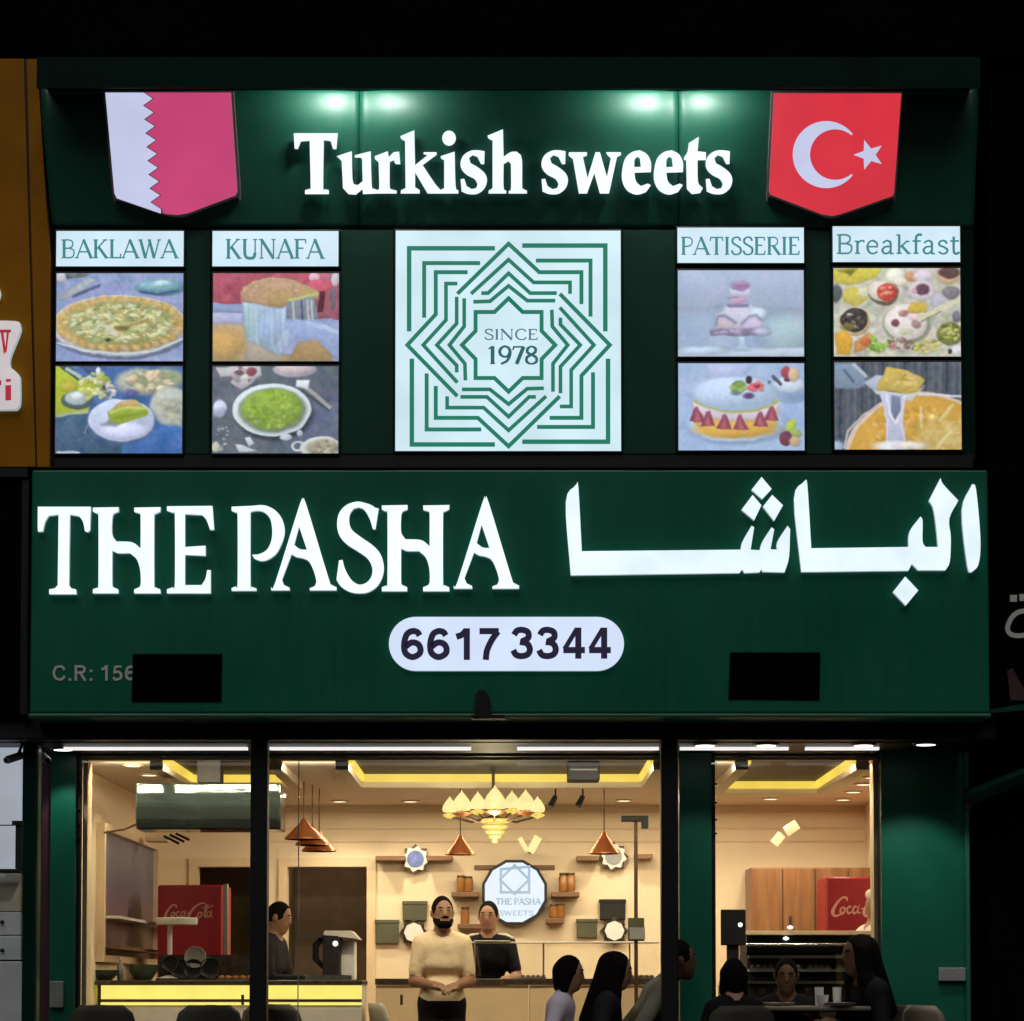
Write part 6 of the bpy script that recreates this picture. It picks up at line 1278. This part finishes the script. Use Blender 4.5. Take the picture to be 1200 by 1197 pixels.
    S.cap(hp(0, -0.090, 0.014), hp(0, -0.103, -0.020), 0.007, 0.011, SKIN, 0.012)
    for sx in (-1, 1):
        S.ell(hp(sx*0.079, 0.005, -0.005), (0.012, 0.02, 0.032), SKIN, 0.008, R_)
    S.cap(hp(-0.02, -0.089, -0.055), hp(0.02, -0.089, -0.055), 0.008, 0.008, LIP, 0.004)
    if beard:
        S.cap(hp(-0.03, -0.068, -0.085), hp(0.03, -0.068, -0.085), 0.030, 0.030, BEARD, 0.02).cap(hp(-0.055, -0.03, -0.06), hp(-0.03, -0.07, -0.08), 0.023, 0.024, BEARD, 0.02).cap(hp(0.055, -0.03, -0.06), hp(0.03, -0.07, -0.08), 0.023, 0.024, BEARD, 0.02).cap(hp(-0.022, -0.094, -0.04), hp(0.022, -0.094, -0.04), 0.006, 0.006, BEARD, 0.004)
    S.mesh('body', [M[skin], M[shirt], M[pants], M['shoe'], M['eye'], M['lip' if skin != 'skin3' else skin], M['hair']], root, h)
    for sx in (-1, 1):
        c_ = Vector(hp(sx*0.031, -0.084, 0.014)); lobj('eye', MB().lathe(c_, [(0, -0.0055), (0.008, -0.003), (0.010, 0), (0.008, 0.003), (0, 0.0055)], 10), M['eye'], root, smooth=True)
        lobj('eyebrow', MB().tube([Vector(hp(sx*0.017, -0.0925, 0.033)), Vector(hp(sx*0.031, -0.0885, 0.037)), Vector(hp(sx*0.047, -0.078, 0.033))], [0.0035, 0.004, 0.0025], 6), M['hair'], root, smooth=True)
    # hair
    Hs = Sdf(); c2 = hp(0, 0.010, 0.011)
    if hair in ('short', 'bob', 'long'):
        Hs.ell(c2, (0.0815, 0.1005, 0.1155), 0, 0.02, R_)
        if hair == 'bob':
            for sx in (-1, 1): Hs.cap(hp(sx*0.06, 0.02, 0.02), hp(sx*0.07, 0.01, -0.11), 0.036, 0.030, 0, 0.03)
            Hs.cap(hp(0, 0.05, 0), hp(0, 0.05, -0.10), 0.06, 0.045, 0, 0.04)
        if hair == 'long':
            for sx in (-1, 1): Hs.cap(hp(sx*0.062, 0.0, 0.03), hp(sx*0.082, -0.01, -0.16), 0.045, 0.046, 0, 0.03).cap(hp(sx*0.082, -0.01, -0.16), spn(0.28, sx*0.10, 0.09), 0.046, 0.03, 0, 0.03)
            Hs.cap(hp(0, 0.06, 0.03), spn(0.30, 0, -0.10), 0.075, 0.08, 0, 0.05)
        low = -0.03 if hair == 'short' else -9
        def face(X, Y, Z):
            q = np.stack([X, Y, Z], -1)-hc; L = q@R_
            e = (np.linalg.norm((L-np.array([0, -0.12, 0.002]))/np.array([0.072 if hair != 'short' else 0.080, 0.10, 0.105]), axis=-1)-1)*0.07
            return np.minimum(e, L[..., 2]-low+np.clip(-L[..., 1], -0.1, 0.1)*-0.4) if hair == 'short' else e
        Hs.cut(face)
    elif hair == 'scarf':
        Hs.ell(c2, (0.098, 0.112, 0.125), 0, 0.02, R_).cap(hp(0, 0.03, -0.05), spn(0.46), 0.10, 0.13, 0, 0.05).cap(spn(0.44, -0.1), spn(0.44, 0.1), 0.105, 0.105, 0, 0.06)
        def face(X, Y, Z):
            q = np.stack([X, Y, Z], -1)-hc; L = q@R_
            return (np.linalg.norm((L-np.array([0, -0.12, -0.01]))/np.array([0.062, 0.10, 0.085]), axis=-1)-1)*0.06
        Hs.cut(face)
    elif hair == 'cap':
        Hs.ell(hp(0, 0.0, 0.07), (0.092, 0.108, 0.062), 0, 0.02, R_).cap(hp(-0.03, -0.10, 0.055), hp(0.03, -0.10, 0.055), 0.022, 0.022, 0, 0.02)
    Hs.mesh('headscarf' if hair == 'scarf' else 'cap' if hair == 'cap' else 'hair', [M['black_cloth'] if hair == 'scarf' else M['white_cloth'] if hair == 'cap' else M['hair']], root, 0.009)
    if stripe:
        for sx in (-1, 1):
            a, b = spn(0.505, sx*0.075, 0.03), spn(0.475, sx*0.20, 0.03)
            lobj('shoulder_stripe', MB().tube([Vector(a), Vector((a+b)/2)+Vector((0, 0, 0.012)), Vector(b)], 0.012, 8), M['stripe'], root, smooth=True)
    if pose == 'sit': pass
    return root
def at_head(px, py_top, Y, size=1.0, pose='stand'):
    return P(px, py_top, Y)
# standing men
def stand_at(px, Y): v = P(px, 1060, Y); return (v.x, Y, 0)
figure('bearded man in pale yellow t-shirt and black trousers standing with hands clasped', stand_at(518, 16.75), 0.12, size=0.965, arms={-1: ((-0.202, -0.02, 0.15), (-0.07, -0.19, 0.115)), 1: ((0.202, -0.02, 0.15), (0.07, -0.20, 0.105))}, yaw=0.12, shirt='yellow_shirt', skin='skin2', beard=True, h=0.0085)
figure('man in black polo with pale shoulder stripes behind the back counter', stand_at(573, 18.85), -0.1, arms={-1: ((-0.228, -0.04, 0.16), (-0.17, -0.28, 0.14)), 1: ((0.228, -0.04, 0.16), (0.17, -0.28, 0.14))}, yaw=-0.05, pitch=0.1, skin='skin2', stripe=True, size=0.99)
figure('man in dark shirt in profile working behind the left counter', stand_at(312, 17.85), PI/2-0.25, arms={-1: ((-0.23, -0.12, 0.16), (-0.13, -0.36, 0.16)), 1: ((0.23, -0.12, 0.16), (0.13, -0.36, 0.16))}, lean=0.12, pitch=0.25, shirt='dark_cloth', skin='skin2', sleeves='long', size=0.97)
figure('cook in white jacket and white cap partly hidden by the right window edge', (P(1020, 1060, 17.7).x, 17.7, 0), PI*0.62, lean=0.05, pitch=0.2, shirt='white_cloth', skin='skin2', sleeves='long', hair='cap', size=1.02)
# seated at the pavement tables
def sit_at(px, Y, dz=0): v = P(px, 1120, Y); return (v.x, Y, dz)
def seat(px, Y, rot, dy=0.0):
    return chair
figure('girl with dark bobbed hair in a pale lavender top, seated by the window', sit_at(649, 15.45), PI/2-0.15, 'sit', lean=0.12, pitch=0.15, shirt='lavender', pants='dark_cloth', sleeves='long', hair='bob', woman=True, size=0.95)
figure('woman with long dark hair in a charcoal coat beside the girl in lavender', sit_at(702, 15.25), PI/2-0.05, 'sit', lean=0.14, pitch=0.2, shirt='dark_cloth', pants='black_cloth', sleeves='long', hair='long', woman=True, size=0.965)
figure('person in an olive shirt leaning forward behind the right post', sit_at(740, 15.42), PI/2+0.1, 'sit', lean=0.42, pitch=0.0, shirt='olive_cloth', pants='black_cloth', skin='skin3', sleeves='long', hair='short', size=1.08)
figure('dark dressed diner seen from behind at the table before the right window', sit_at(862, 14.9), PI+0.1, 'sit', lean=0.08, shirt='black_cloth', sleeves='long', hair='bob', woman=True, size=0.93)
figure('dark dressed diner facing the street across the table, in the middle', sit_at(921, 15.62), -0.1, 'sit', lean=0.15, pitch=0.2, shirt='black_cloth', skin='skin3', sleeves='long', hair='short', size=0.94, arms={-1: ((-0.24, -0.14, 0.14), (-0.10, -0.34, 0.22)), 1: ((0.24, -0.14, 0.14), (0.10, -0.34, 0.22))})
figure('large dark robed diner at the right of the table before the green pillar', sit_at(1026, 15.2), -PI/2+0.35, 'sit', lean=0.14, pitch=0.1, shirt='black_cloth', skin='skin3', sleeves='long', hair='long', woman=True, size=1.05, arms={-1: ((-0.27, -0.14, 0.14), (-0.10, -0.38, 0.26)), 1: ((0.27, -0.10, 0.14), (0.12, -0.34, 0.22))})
for lab, px, Y, r in (('dark chair under the diner seen from behind', 862, 14.9, PI+0.1), ('dark chair under the diner facing the street', 921, 15.62, -0.1), ('dark chair under the large robed diner', 1026, 15.2, -PI/2+0.35)):
    chair(lab, px, Y, r)
for lab, px, Y in (('round dark stool under the girl in lavender', 649, 15.45), ('round dark stool under the woman in the charcoal coat', 702, 15.25), ('round dark stool under the person in the olive shirt', 740, 15.42)):
    v_ = sit_at(px, Y); o = thing('stool', lab, 'stool', v_, 'dark stools')
    lobj('seat', MB().lathe((0, 0, 0), [(0.19, 0.40), (0.2, 0.41), (0.2, 0.435), (0, 0.44)], 24), M['chair_dark'], o, smooth=True)
    for k_ in range(4):
        a_ = PI/4+k_*PI/2; lobj('leg', MB().tube([(0.12*math.cos(a_), 0.12*math.sin(a_), 0.40), (0.19*math.cos(a_), 0.19*math.sin(a_), 0)], 0.013, 8), M['black'], o)
# table and what stands on it
tx, ty, tz = P(942, 1178, 15.2).x, 15.2, P(942, 1179, 15.2).z
o = thing('cafe_table', 'dark cafe table in front of the right window', 'table', (tx, ty, 0))
m = MB(); m.box(tx-0.46, tx+0.46, ty-0.20, ty+0.30, tz-0.03, tz); obj('table_top', m, M['chair_beige'], o, bevel=0.01)
m = MB(); m.tube([(tx, ty+0.05, 0.03), (tx, ty+0.05, tz-0.03)], 0.035, 10); obj('column', m, M['black'], o); m = MB(); m.lathe((tx, ty+0.05, 0), [(0.24, 0), (0.24, 0.015), (0.05, 0.035)], 24); obj('foot', m, M['black'], o, True)
def crockery(px, py_, kind, label, Y=15.15):
    c = P(px, 1178, Y); c.z = tz+0.001
    if kind == 'cup': m = MB(); m.lathe(c, [(0.02, 0), (0.035, 0.03), (0.04, 0.07), (0.036, 0.07), (0.028, 0.02), (0, 0.012)], 18)
    elif kind == 'glass': m = MB(); m.lathe(c, [(0.026, 0), (0.03, 0.12), (0.027, 0.12), (0.022, 0.01), (0, 0.008)], 18)
    else: m = MB(); m.lathe(c, [(0.06, 0), (0.10, 0.012), (0.11, 0.022), (0.10, 0.02), (0.05, 0.008), (0, 0.007)], 24)
    tag(obj({'cup': 'cup', 'glass': 'drinking_glass', 'plate': 'plate'}[kind], m, M['white_glaze'], None, True), label, kind, 'crockery on the cafe table')
crockery(960, 0, 'glass', 'pale glass left of a pair in front of the robed diner'); crockery(981, 0, 'glass', 'pale glass right of a pair in front of the robed diner', 15.2); crockery(964, 0, 'cup', 'white cup in front of the pale glasses', 15.05)
crockery(912, 0, 'plate', 'white plate before the middle diner'); crockery(984, 0, 'plate', 'white plate by the robed diner', 15.05)
